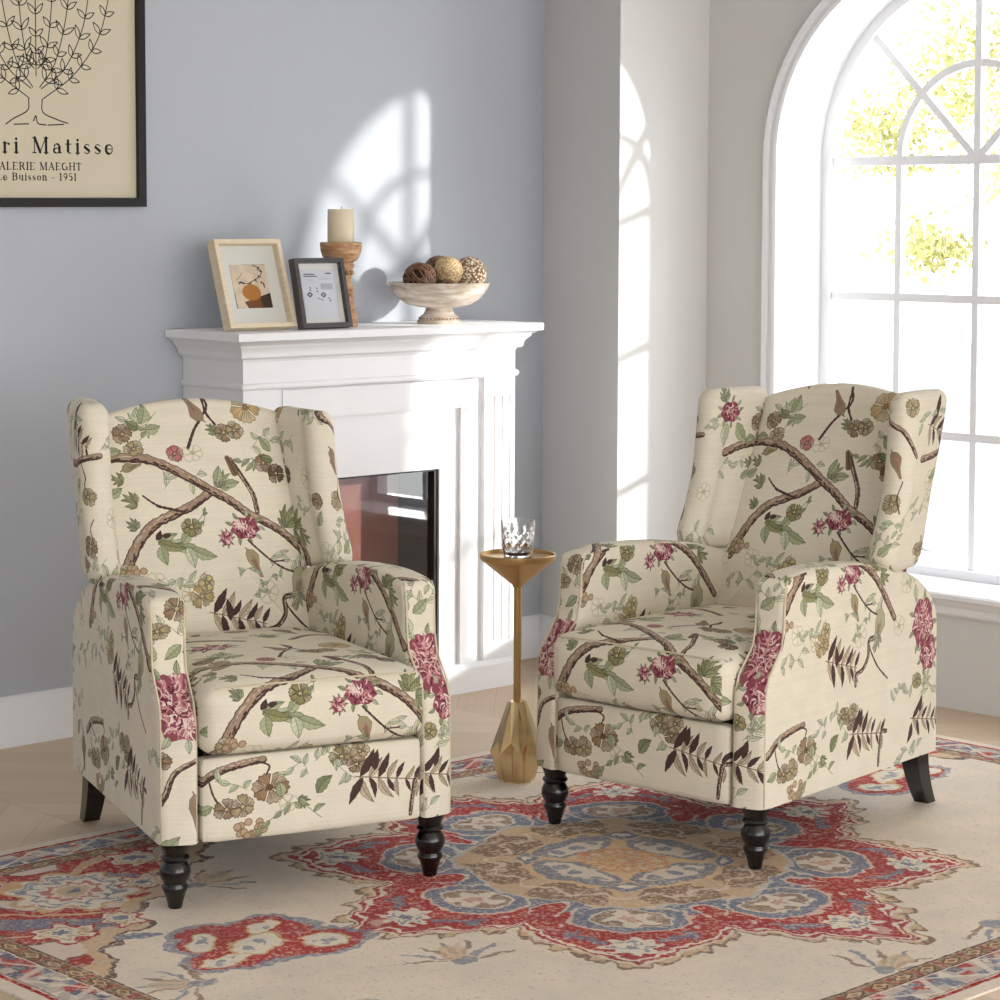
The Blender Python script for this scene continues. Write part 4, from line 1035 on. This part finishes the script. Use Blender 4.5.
def ball(loc, r, kind, label, name='decorative_ball'):
    rt = tag(empty(name, loc), label, 'decorative ball', 'decorative balls in the pedestal bowl')
    R = random.Random(hash(kind) % 100 if False else len(kind)*7+int(loc[0]*1000) % 13)
    if kind == 'vine' or kind == 'tan_vine':
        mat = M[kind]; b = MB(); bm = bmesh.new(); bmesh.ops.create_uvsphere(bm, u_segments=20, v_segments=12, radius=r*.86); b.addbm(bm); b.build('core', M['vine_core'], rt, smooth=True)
        b = MB()
        for i in range(26):
            n = Vector((R.gauss(0, 1), R.gauss(0, 1), R.gauss(0, 1))).normalized(); u = n.orthogonal().normalized(); v = n.cross(u)
            off = n*R.uniform(-.35, .35)*r; rr = math.sqrt(max(.1*r*r, r*r*.93-off.length_squared)); ph = R.random()*6
            pts = [off+(u*math.cos(t)+v*math.sin(t))*rr*(1+.03*math.sin(3*t+ph)) for t in [2*PI*k/22 for k in range(22)]]
            b.tube(pts, r*.055, 5, closed=True)
        b.build('woven_vines', mat, rt, smooth=True)
    else:
        bm = bmesh.new(); bmesh.ops.create_icosphere(bm, subdivisions=4, radius=r)
        b = MB(); b.addbm(bm); b.build('ball_surface', M[kind], rt, smooth=True)
    return rt
def knob_mat(name, c1, c2, scale, disp=.004):
    m, nt, bb = new_mat(name); tc = nt.nodes.new('ShaderNodeTexCoord'); v = nt.nodes.new('ShaderNodeTexVoronoi'); v.inputs['Scale'].default_value = scale
    nt.links.new(tc.outputs['Object'], v.inputs['Vector']); r = nt.nodes.new('ShaderNodeValToRGB'); r.color_ramp.elements[0].color = (*lin(c1), 1); r.color_ramp.elements[1].color = (*lin(c2), 1); r.color_ramp.elements[0].position = .25; r.color_ramp.elements[1].position = .62
    nt.links.new(v.outputs['Distance'], r.inputs['Fac']); nt.links.new(r.outputs[0], bb.inputs['Base Color']); bb.inputs['Roughness'].default_value = .8
    bp = nt.nodes.new('ShaderNodeBump'); bp.invert = True; bp.inputs['Distance'].default_value = disp; bp.inputs['Strength'].default_value = .9; nt.links.new(v.outputs['Distance'], bp.inputs['Height']); nt.links.new(bp.outputs[0], bb.inputs['Normal'])
    return m
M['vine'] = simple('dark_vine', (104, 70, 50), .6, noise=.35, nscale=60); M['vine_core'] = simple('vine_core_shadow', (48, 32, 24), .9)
M['tan_vine'] = simple('tan_vine', (130, 100, 74), .6, noise=.35, nscale=60)
M['seed'] = knob_mat('straw_seed_ball', (220, 198, 156), (172, 142, 100), 150, .002)
M['pith'] = knob_mat('pale_speckled_ball', (238, 224, 200), (120, 90, 62), 120, .003)
ball((bc[0]-.090, bc[1]-.015, ZM+.134), .050, 'vine', 'dark brown woven vine ball at left in the pedestal bowl')
ball((bc[0]-.004, bc[1]-.045, ZM+.158), .044, 'seed', 'straw-coloured textured ball in the middle of the pedestal bowl')
ball((bc[0]+.092, bc[1]-.035, ZM+.150), .051, 'pith', 'pale cream speckled ball at right in the pedestal bowl')
ball((bc[0]+.034, bc[1]+.040, ZM+.160), .043, 'tan_vine', 'brown vine ball peeking out behind the straw-coloured ball')
ball((bc[0]+.050, bc[1]-.066, ZM+.102), .032, 'pith', 'small white ball low at the rim of the pedestal bowl')
ball((bc[0]-.030, bc[1]-.072, ZM+.104), .030, 'tan_vine', 'small brown vine ball low at the rim of the bowl')

# ------------------------------------------------------------------ poster
PX1, PZ0 = 3.888, 1.446
pw, ph_ = .690, .950
root = tag(empty('framed_poster', (PX1-pw/2, YW-.001, PZ0)), 'large black-framed poster of a pen-drawn shrub with serif lettering, on the wall', 'poster')
root.rotation_euler = (0, math.radians(-.5), 0)
b = MB(); t_ = .025
for (a, c) in (((-pw/2, -.024, 0), (pw/2, 0, t_)), ((-pw/2, -.024, ph_-t_), (pw/2, 0, ph_)), ((-pw/2, -.024, t_), (-pw/2+t_, 0, ph_-t_)), ((pw/2-t_, -.024, t_), (pw/2, 0, ph_-t_))): b.box(a, c)
b.build('frame', M['black_frame'], root)
b = MB(); b.box((-.32, -.010, .025), (.32, -.004, .925)); o = b.build('poster_sheet', M['poster'], root); uv_rect(o, -.32, .32, .025, .925)

# ------------------------------------------------------------------ rug
rx0, rx1, ry0, ry1 = 2.335, 5.405, 2.525, 4.595
b = MB(); nx, ny = 60, 40; vs_ = []
for j in range(ny+1):
    for i in range(nx+1):
        x = rx0+(rx1-rx0)*i/nx; y = ry0+(ry1-ry0)*j/ny; vs_.append((x, y, .005))
fs_ = [(j*(nx+1)+i, j*(nx+1)+i+1, (j+1)*(nx+1)+i+1, (j+1)*(nx+1)+i) for j in range(ny) for i in range(nx)]
b.add(vs_, fs_)
b.add([(rx0, ry0, 0), (rx1, ry0, 0), (rx1, ry1, 0), (rx0, ry1, 0), (rx0, ry0, .005), (rx1, ry0, .005), (rx1, ry1, .005), (rx0, ry1, .005)], [(0, 1, 5, 4), (1, 2, 6, 5), (2, 3, 7, 6), (3, 0, 4, 7)])
o = b.build('area_rug', M['rug']); uv_rect(o, rx0, rx1, ry0, ry1, (0, 1))
tag(o, 'faded red, blue and cream medallion rug lying on the oak floor', 'rug')
ZR = .005

# ------------------------------------------------------------------ side table and tumbler
tb = (4.176, 4.307)
root = tag(empty('side_table', (tb[0], tb[1], ZR)), 'small brass drink table with cone tray and faceted base between armchairs', 'side table')
b = MB(); b.lathe([(.0, .488), (.012, .490), (.014, .496), (.094, .560), (.096, .566), (.096, .574), (.094, .5755), (.092, .574), (.091, .567), (0, .566)], seg=64, cap=False); b.build('tray', M['brass'], root, auto=30)
b = MB(); b.lathe([(.0098, .17), (.0098, .492)], seg=24); b.build('pole', M['brass'], root, auto=30)
N8 = 8; vs_ = []
rings = [(.038, .046, 0, 0), (.037, .046, .002, .002), (.054, .068, .104, .074), (.018, .024, .202, .200)]
# zig-zag star sections: ridges and valleys meet at different heights at the waist
for (rv, rp, zv, zp) in rings:
    for k in range(2*N8):
        a = PI*k/N8+.12; r_, z = (rp, zp) if k % 2 == 0 else (rv, zv)
        vs_.append((r_*math.cos(a), r_*math.sin(a), z))
n_ = 2*N8; fs_ = [tuple(range(n_))[::-1], tuple(3*n_+k for k in range(n_))]
for i in range(3):
    for k in range(n_):
        k2 = (k+1) % n_; A0, A1, B0, B1 = i*n_+k, i*n_+k2, (i+1)*n_+k, (i+1)*n_+k2
        if k % 2 == 0: fs_ += [(A0, A1, B0), (A1, B1, B0)]
        else: fs_ += [(A0, A1, B1), (A0, B1, B0)]
b = MB(); b.add(vs_, fs_); b.build('faceted_base', M['brass_base'], root)
root = tag(empty('tumbler', (tb[0], tb[1], ZR+.5665)), 'cut crystal tumbler with dark base standing on the brass table', 'glass')
seg = 72; out = []
prof = [(.032, 0), (.035, .002), (.037, .008), (.0375, .014)]+[(.0382+.0035*k/16, .016+.050*k/16) for k in range(17)]+[(.0425, .074), (.044, .094)]
vs_ = []
for pi_, (r_, z) in enumerate(prof):
    for k in range(seg):
        a = 2*PI*k/seg; rr = r_
        if .015 < z < .068:
            q = (k % 6)/6*2*PI; p2 = (z-.016)/.0125*2*PI
            rr += .0011*(abs(math.cos(q/2+p2/4))+abs(math.cos(q/2-p2/4))-1.2)
        vs_.append((rr*math.cos(a), rr*math.sin(a), z))
inn = [(.042, .0938), (.040, .074), (.0375, .05), (.0355, .012), (.033, .007), (.001, .007)]
for (r_, z) in inn:
    for k in range(seg): a = 2*PI*k/seg; vs_.append((r_*math.cos(a), r_*math.sin(a), z))
nr = len(prof)+len(inn)
fs_ = [(i*seg+k, i*seg+(k+1) % seg, (i+1)*seg+(k+1) % seg, (i+1)*seg+k) for i in range(nr-1) for k in range(seg)]
fs_ += [tuple(range(seg))[::-1], tuple((nr-1)*seg+k for k in range(seg))]
b = MB(); b.add(vs_, fs_); b.build('glass_body', M['crystal'], root, auto=50)
b = MB(); b.lathe([(0, .0075), (.0325, .0075), (.0345, .011), (.0345, .015), (0, .016)], seg=40, cap=False); b.build('dark_base', M['dark_glass'], root)
# ------------------------------------------------------------------ the armchairs
K_ = 1/.00075
def fuv(o, mode, ou=0, ov=0):
    """fabric coordinates in print units; every panel is cut from the same cloth"""
    def fn(c, n):
        ax, ay, az = abs(n.x), abs(n.y), abs(n.z)
        if mode == 'back':
            s_ = (c.z-.43)/math.cos(LEAN)
            u, v = 520+c.x*K_*1.02, 850-s_*K_*.95
        elif mode == 'seat':
            if az > .75 and n.z > 0: u, v = 520+c.x*K_, 490-(.045+c.y)*K_
            elif ax > ay and ax > .6: u, v = 520+c.y*K_, 490+(.43-c.z)*K_
            else: u, v = 520+c.x*K_, 490+(.43-c.z)*K_
        elif mode == 'foot': u, v = 520+c.x*K_, 1133-(c.z-.135)*K_
        elif mode == 'arm':
            v = 1133-(c.z-.135)*K_
            if ay > .6 and n.y < 0 and c.y < .2: u = (1085 if ou > 0 else 1300)+(c.x-(.29 if ou > 0 else -.29))*K_
            elif ax > .45: u = 130+math.copysign(1, n.x)*c.y*K_ + (0 if n.x > 0 else 900)
            elif ay > az: u = 300+c.x*K_
            else: u, v = 640+ou*60+c.y*K_*.9, 560-(c.x-(.29 if c.x > 0 else -.29))*K_
        elif mode == 'wing':
            v = 850-(c.z-.43)*K_*1.04
            sx_ = 1 if c.x > 0 else -1
            if n.y > .6 or ou > 200: u = 520+c.x*K_
            else: u = 520+(c.x+sx_*(1 if abs(c.x) > .281 else -1)*(c.y-lerp_tab(YF_WING, c.z)))*K_
            u += ou
        else: u, v = (c.x+c.y)*K_+ou, -c.z*K_+ov
        return (u/1400, 1-v/1400)
    map_uv(o, fn)
LEAN = math.atan(.41)
YF_WING = [(.595, .552), (.615, .530), (.64, .526), (.70, .556), (.78, .586), (.86, .600), (.94, .608), (1.03, .622)]

def make_chair(name, loc, rz, label, bk=1.0, wk=(1.0, 1.0), wl=(0, 0)):
    # bk, wk: how plumply this chair's back and wings stand up; wl: how far a wing leans in
    root = tag(empty(name, loc, rz), label, 'armchair', 'floral wingback armchairs')
    F = M['fabric']
    # ---- arms: side outline with front panel stepping forward low down
    prof = [(0, .137), (.004, .40), (.050, .445), (.088, .495), (.094, .632), (.20, .644), (.36, .640), (.52, .622), (.64, .593), (.735, .555), (.800, .490), (.805, .137)]
    rad = [.008, .05, .03, .05, .030, .06, .1, .1, .08, .06, .07, .01]
    poly = resample(smooth_poly(prof, rad), .012)
    for sx in (-1, 1):
        vs_, fs_ = pillow(poly, .080, .020, 5)
        V = []
        for (y, z, w) in vs_:
            x = .290+w
            bulge = .006*math.sin(PI*min(1, max(0, (y-.05)/.7)))*math.sin(PI*min(1, max(0, (z-.14)/.5)))
            x += bulge*(1 if w > 0 else -.3)
            if y < .16: y += .022*(w+.04)/.08*max(0, 1-y/.16)
            if z > .60: x = .290+(x-.290)*(1+.06)
            x -= .040*y/.8
            if z < .160: z = .137+(z-.137)*.2
            V.append((sx*x, y, z))
        o = mesh_obj('armrest', V, fs_, F, root); fuv(o, 'arm', sx)
        # welt along the inner and outer edge of the front panel
        b = MB()
        for w in (-.034, .034):
            pts = []
            for (y, z) in [(.004, .142), (.006, .28), (.008, .385), (.022, .425), (.052, .455), (.078, .482), (.088, .520), (.092, .58), (.096, .612), (.106, .628)]:
                yy = y+.022*(w+.04)/.08*max(0, 1-y/.16) - .001
                pts.append((sx*(.290+w*1.02-.05*yy), yy+.0055, z))
            b.tube(pts, .0024, 6)
        b.build('piping', M['piping'], o, smooth=True)
    # ---- seat deck / carcass behind the foot panel
    b = MB(); b.box((-.225, .050, .150), (.225, .76, .318)); b.build('seat_deck', M['dark_gap'], root)
    # ---- foot panel
    bm = roundbox((-.244, .002, .137), (.244, .048, .312), .010, 8, lambda x, y, z: (0, -.006*(1-x*x)*(1-z*z) if y < -.5 else 0, 0))
    b = MB(); b.addbm(bm); o = b.build('footrest_panel', F, root, smooth=True); fuv(o, 'foot')
    # ---- seat cushion, crowned
    def crown(x, y, z):
        dz = .022*(1-x**4)*(1-min(1, abs(y))**4) if z > 0 else -.002*(1-x*x)
        dy = -.012*(1-x**4)*(1-z*z) if y < -.85 else 0
        return (0, dy, dz)
    bm = roundbox((-.249, -.022, .318), (.249, .60, .462), .034, 16, crown)
    for v in bm.verts: v.co.x *= 1-.12*max(0, v.co.y)/.8
    b = MB(); b.addbm(bm); o = b.build('seat_cushion', F, root, smooth=True); fuv(o, 'seat')
    b = MB(); pts = [(x, -.022-.012*(1-(x/.243)**4)*.2+.0105, .462-.006+.004*(1-(x/.243)**4)) for x in np.linspace(-.222, .222, 24)]
    b.tube(pts, .0022, 6); b.build('piping', M['piping'], o, smooth=True)
    # ---- backrest
    oh = []
    for k in range(25):
        t = -1+2*k/24; oh.append((t*.243, .572+.048*(math.cos(t*PI/2)**.8 if abs(t) < 1 else 0)))
    outl = [(.246, -.04), (.247, .20), (.246, .45)]+oh[::-1]+[(-.246, .45), (-.247, .20), (-.246, -.04)]
    poly2 = resample(outl, .016)
    vs_, fs_ = pillow(poly2, .070, .026, 6)
    V = []; ca, sa = math.cos(LEAN), math.sin(LEAN)
    # subdivide front cap: replace the big cap with a crowned grid via rings towards the centre
    n = len(poly2); cap0 = fs_[-2]; fs_ = fs_[:-2]
    cx_, cy_ = 0.0, .28
    base = len(vs_)-n
    def capring(start, wsign, w0):
        idx = [start+k for k in range(n)]; prev = idx; src = [vs_[i] for i in idx]
        for ring in range(1, 8):
            f_ = 1-ring/8; cur = []
            for p in src:
                q = (cx_+(p[0]-cx_)*f_, cy_+(p[1]-cy_)*f_, p[2]+wsign*.020*(1-f_*f_))
                cur.append(len(vs_)); vs_.append(q)
            for k in range(n): fs_.append((prev[k], prev[(k+1) % n], cur[(k+1) % n], cur[k]))
            prev = cur
        m_ = len(vs_); pc = [vs_[i] for i in prev]; vs_.append((sum(p[0] for p in pc)/n, sum(p[1] for p in pc)/n, pc[0][2]+wsign*.0003))
        for k in range(n): fs_.append((prev[k], prev[(k+1) % n], m_))
    capring(0, -1, 0); capring(base, 1, 0)
    for (x, s_, w) in vs_:
        # w<0 is the front
        y = .572+.037+w; V.append((x, y-.0+sa/ca*0, s_))
    V = [(x*(1-.04*max(0, s_)/.6), .572+ (y-.572)*ca + s_*bk*sa, .43+s_*bk*ca-(y-.572)*sa) for (x, y, s_) in V]
    o = mesh_obj('backrest', V, fs_, F, root); fuv(o, 'back')
    # ---- rear shell
    bm = roundbox((-.232, .690, .42), (.232, .728, .915), .018, 8)
    for v in bm.verts:
        v.co.y += (v.co.z-.47)*.25
        v.co.z += .05*(1-(v.co.x/.235)**2)*max(0, (v.co.z-.6)/.33)
    b = MB(); b.addbm(bm); o = b.build('rear_panel', F, root, smooth=True); fuv(o, 'wing', 300)
    b = MB(); b.addbm(roundbox((-.222, .762, .142), (.222, .800, .49), .012, 3)); o = b.build('lower_rear_panel', F, root, smooth=True); fuv(o, 'wing', 500)
    # ---- wings: fat roll in front, thinner plate behind
    yf = [(.595, .552), (.615, .530), (.64, .526), (.70, .556), (.78, .586), (.86, .600), (.94, .608), (1.03, .622)]
    yr = [(.575, .71), (.66, .735), (.76, .764), (.90, .814), (.98, .836), (1.03, .84)]
    for sx in (-1, 1):
        wz = wk[0 if sx < 0 else 1]; lean_in = wl[0 if sx < 0 else 1]
        V = []; Fc = []; zs = [.592+(.404)*t for t in [0, .004, .015, .035, .07]+[.07+.86*k/24 for k in range(1, 25)]+[.95, .97, .985, .995, 1.0]]
        ns = 12; per = None; nz = len(zs)
        for zi, z in enumerate(zs):
            t = (z-.592)/.404
            capk = 1.0
            if t < .07: capk = math.sqrt(max(0, 1-(1-t/.07)**2))
            if t > .915: capk = math.sqrt(max(0, 1-((t-.915)/.085)**2))
            capk = max(capk, .02)
            a0 = lerp_tab(yf, z); b0 = lerp_tab(yr, z)
            R_ = .036*(1+.02*math.sin(z*60))
            if z < .66: R_ *= 1.0
            rr = .036
            cxf, cyf = .281, a0+R_
            cxr, cyr = .262, b0-rr
            R2, r2 = R_*(.25+.75*capk), rr*(.25+.75*capk)
            if capk < .999:
                dz_in = 0
            pts = []
            for k in range(ns+1):      # front roll, from inner rear to outer rear
                a = math.radians(150+240*k/ns)     # 150 .. 390
                pts.append((cxf+R2*math.cos(a), cyf+R2*math.sin(a)))
            for k in range(1, 7):
                q = k/7; px_ = pts[ns][0]+(cxr+r2-pts[ns][0])*(q*q*(3-2*q)); py_ = pts[ns][1]+(cyr-pts[ns][1])*q; pts.append((px_, py_))
            for k in range(ns//2+1):
                a = math.radians(0+180*k/(ns//2)); pts.append((cxr+r2*math.cos(a), cyr+r2*math.sin(a)))
            last = pts[-1]; inner_x = .232
            for k in range(1, 7):
                q = k/7; px_ = last[0]+(pts[0][0]-last[0])*(q*q*(3-2*q)); py_ = last[1]+(pts[0][1]-last[1])*q
                px_ -= .006*math.sin(PI*q); pts.append((px_, py_))
            if capk < .3:  # tiny closing rings shrink to the mid line
                cxm = .272
                pts = [(cxm+(p[0]-cxm)*(.4+2*capk), p[1]) for p in pts]
            per = len(pts)
            V += [(sx*(p[0]-lean_in*t), p[1], .592+(z-.592)*wz) for p in pts]
        for i in range(nz-1):
            for k in range(per):
                k2 = (k+1) % per; Fc.append((i*per+k, i*per+k2, (i+1)*per+k2, (i+1)*per+k))
        Fc.append(tuple(range(per))[::-1]); Fc.append(tuple((nz-1)*per+k for k in range(per)))
        o = mesh_obj('wing', V, Fc, F, root); fuv(o, 'wing', 150*sx)
    # ---- legs
    for sx in (-1, 1):
        b = MB(); b.lathe([(0, 0), (.0135, 0), (.015, .003), (.0165, .012), (.0225, .033), (.0265, .040), (.0275, .045), (.024, .050), (.0235, .054), (.029, .062), (.0325, .073), (.0315, .084), (.026, .094), (.0235, .098), (.028, .101), (.030, .105), (.028, .109), (.0245, .112), (.027, .122), (.032, .134), (.033, .142), (0, .142)], c=(sx*.287, .050, 0), seg=32, cap=False)
        b.build('front_leg', M['black_wood'], root, auto=50)
        b = MB(); vs_ = []; nn = 9
        for k in range(nn):
            t = k/(nn-1); z = .165*(1-t); y0 = .745+.063*t**1.8; hw = .026-.007*t; d_ = .054-.018*t
            xo = .240
            vs_ += [(sx*(xo-hw), y0, z), (sx*(xo+hw), y0, z), (sx*(xo+hw), y0+d_, z), (sx*(xo-hw), y0+d_, z)]
        fs_ = [(0, 1, 2, 3), tuple((nn-1)*4+k for k in (3, 2, 1, 0))]+[(i*4+k, i*4+(k+1) % 4, (i+1)*4+(k+1) % 4, (i+1)*4+k) for i in range(nn-1) for k in range(4)]
        b.add(vs_, fs_); b.build('rear_leg', M['black_wood'], root, auto=40)
    return root
make_chair('wingback_armchair', (3.136, 3.839, .005), -.307, 'floral wingback armchair on black legs, left of the brass table, near fireplace', .985, (1.0, .915), (0, .018))
make_chair('wingback_armchair', (3.913, 3.643, .005), -1.487, 'floral wingback armchair on black legs, right of the brass table, before arched window', 1.028, (.99, 1.04), (0, 0))

# ------------------------------------------------------------------ outside the window
b = MB(); b.box((6.3, -60, -4.6), (160, 120, -4.5)); struct(b.build('ground', M['snow']))
def hill(x0, y0, wdt, h, seed, name):
    R = random.Random(seed); n = 40; m_ = 8; V = []; 
    ph = [R.random()*6 for _ in range(4)]
    for j in range(m_+1):
        for i in range(n+1):
            y = y0+wdt*(i/n-.5); t = j/m_
            top = h*(.62+.20*math.sin(i*.17+ph[0])+.10*math.sin(i*.41+ph[1])+.05*math.sin(i*.9+ph[2]))*math.sin(PI*min(1, max(0.0, i/n)))**.4
            V.append((x0+t*18+2*math.sin(i*.6+ph[3]), y, -4.5+top*math.sin(t*PI/2)+ .3*math.sin(i*1.7+j)))
    fs_ = [(j*(n+1)+i, j*(n+1)+i+1, (j+1)*(n+1)+i+1, (j+1)*(n+1)+i) for j in range(m_) for i in range(n)]
    o = mesh_obj(name, V, fs_, M['hill']); struct(o); return o
hill(36, 30, 120, 6.6, 4, 'hillside')
# hanging leafy branches of a tree beside the house
def tree(name, trunk, clusters, label, seed):
    R = random.Random(seed); root = tag(empty(name, (trunk[0][0], trunk[0][1], -1.5)), label, 'tree')
    ox, oy, oz = trunk[0][0], trunk[0][1], -1.5
    b = MB(); b.tube([(x-ox, y-oy, z-oz) for x, y, z in trunk], [.11, .10, .085, .07, .05, .03][:len(trunk)], 8)
    top = trunk[-2]
    b.build('trunk', M['bark'], root, smooth=True)
    b = MB(); lf = MB()
    for (c, rad, n) in clusters:
        c = Vector(c); a = Vector(trunk[-1]) if c.z > 1.8 else Vector(trunk[-1])
        mid = (a+c)/2+Vector((R.uniform(-.2, .2), 0, .35))
        p = [a, mid, c+Vector((0, 0, rad[2]*.5)), c-Vector((0, 0, rad[2]*.6))]
        b.tube([tuple(q-Vector((ox, oy, oz))) for q in [a, (a+mid)/2+Vector((0, 0, .08)), mid, (mid+p[2])/2, p[2], p[3]]], [.020, .016, .012, .009, .006, .003], 5)
        for i in range(n):
            q = c+Vector((R.gauss(0, .42)*rad[0], R.gauss(0, .45)*rad[1], R.gauss(0, .42)*rad[2]))-Vector((ox, oy, oz))
            u = Vector((R.gauss(0, 1), R.gauss(0, 1), R.gauss(0, 1))).normalized(); v = u.orthogonal().normalized(); w_ = u.cross(v)
            L = R.uniform(.028, .052); Wd = L*.6
            lf.add([tuple(q), tuple(q+v*L*.5+w_*Wd*.5+u*.004), tuple(q+v*L), tuple(q+v*L*.5-w_*Wd*.5+u*.004)], [(0, 1, 2, 3)])
    b.build('branches', M['bark'], root, smooth=True)
    o = lf.build('foliage', M['leaf'], root); o['kind'] = 'stuff'
    return root
tree('autumn_tree', [(9.6, 4.2, -1.5), (9.55, 4.3, -.2), (9.5, 4.5, 1.2), (9.4, 4.8, 2.2), (9.3, 5.2, 2.9), (9.2, 5.7, 3.1)],
     [((9.0, 6.80, 1.84), (.40, .17, .20), 420), ((9.1, 7.02, 1.84), (.30, .10, .15), 220), ((9.0, 6.56, 2.06), (.45, .16, .16), 260), ((9.0, 6.34, 2.20), (.5, .17, .25), 480),
      ((9.0, 6.57, 1.28), (.35, .15, .13), 420), ((9.05, 6.70, 1.36), (.3, .07, .14), 120), ((8.95, 6.47, 1.31), (.3, .09, .09), 130), ((9.0, 6.36, 1.92), (.4, .16, .22), 360), ((9.0, 6.15, 1.60), (.4, .18, .2), 200), ((9.0, 6.78, 1.68), (.35, .16, .07), 160), ((9.1, 5.9, 2.2), (.5, .3, .3), 300), ((9.1, 5.6, 1.8), (.5, .3, .3), 200)],
     'tree with hanging yellow-green leaves outside the arched window', 3)

# ------------------------------------------------------------------ camera
cam_d = bpy.data.cameras.new('camera'); cam = bpy.data.objects.new('camera', cam_d); COL.objects.link(cam)
F_ = Vector((0.68951745, 0.72258008, -0.04943399)); R_ = Vector((0.72362387, -0.69017701, 0.00491816)); U_ = Vector((0.03056444, 0.03916278, 0.99876528))
cam.matrix_world = Matrix(((R_.x, U_.x, -F_.x, 0), (R_.y, U_.y, -F_.y, 0), (R_.z, U_.z, -F_.z, 1.42), (0, 0, 0, 1)))
cam_d.sensor_width = 36; cam_d.lens = 2398.318*36/1000; cam_d.shift_y = -(500-337.79)/1000; cam_d.clip_end = 500; cam_d.clip_start = .05
S.camera = cam

# ------------------------------------------------------------------ light: bright hazy sky, low sun through the windows
wd = bpy.data.worlds.new('sky'); S.world = wd; wd.use_nodes = True
nt = wd.node_tree; bg = nt.nodes['Background']
bg.inputs['Color'].default_value = (.97, .985, 1.0, 1); bg.inputs['Strength'].default_value = WORLD
sd = bpy.data.lights.new('sun', 'SUN'); sun = bpy.data.objects.new('sun', sd); COL.objects.link(sun)
d = Vector((-1, 1.2, -.31)).normalized()
sun.rotation_euler = d.to_track_quat('-Z', 'Y').to_euler(); sd.energy = SUN; sd.angle = math.radians(1.8); sd.color = (1, .97, .92)
S.view_settings.view_transform = 'Standard'; S.view_settings.look = 'None'; S.view_settings.gamma = 1; S.view_settings.use_curve_mapping = False
S.view_settings.exposure = EXPO
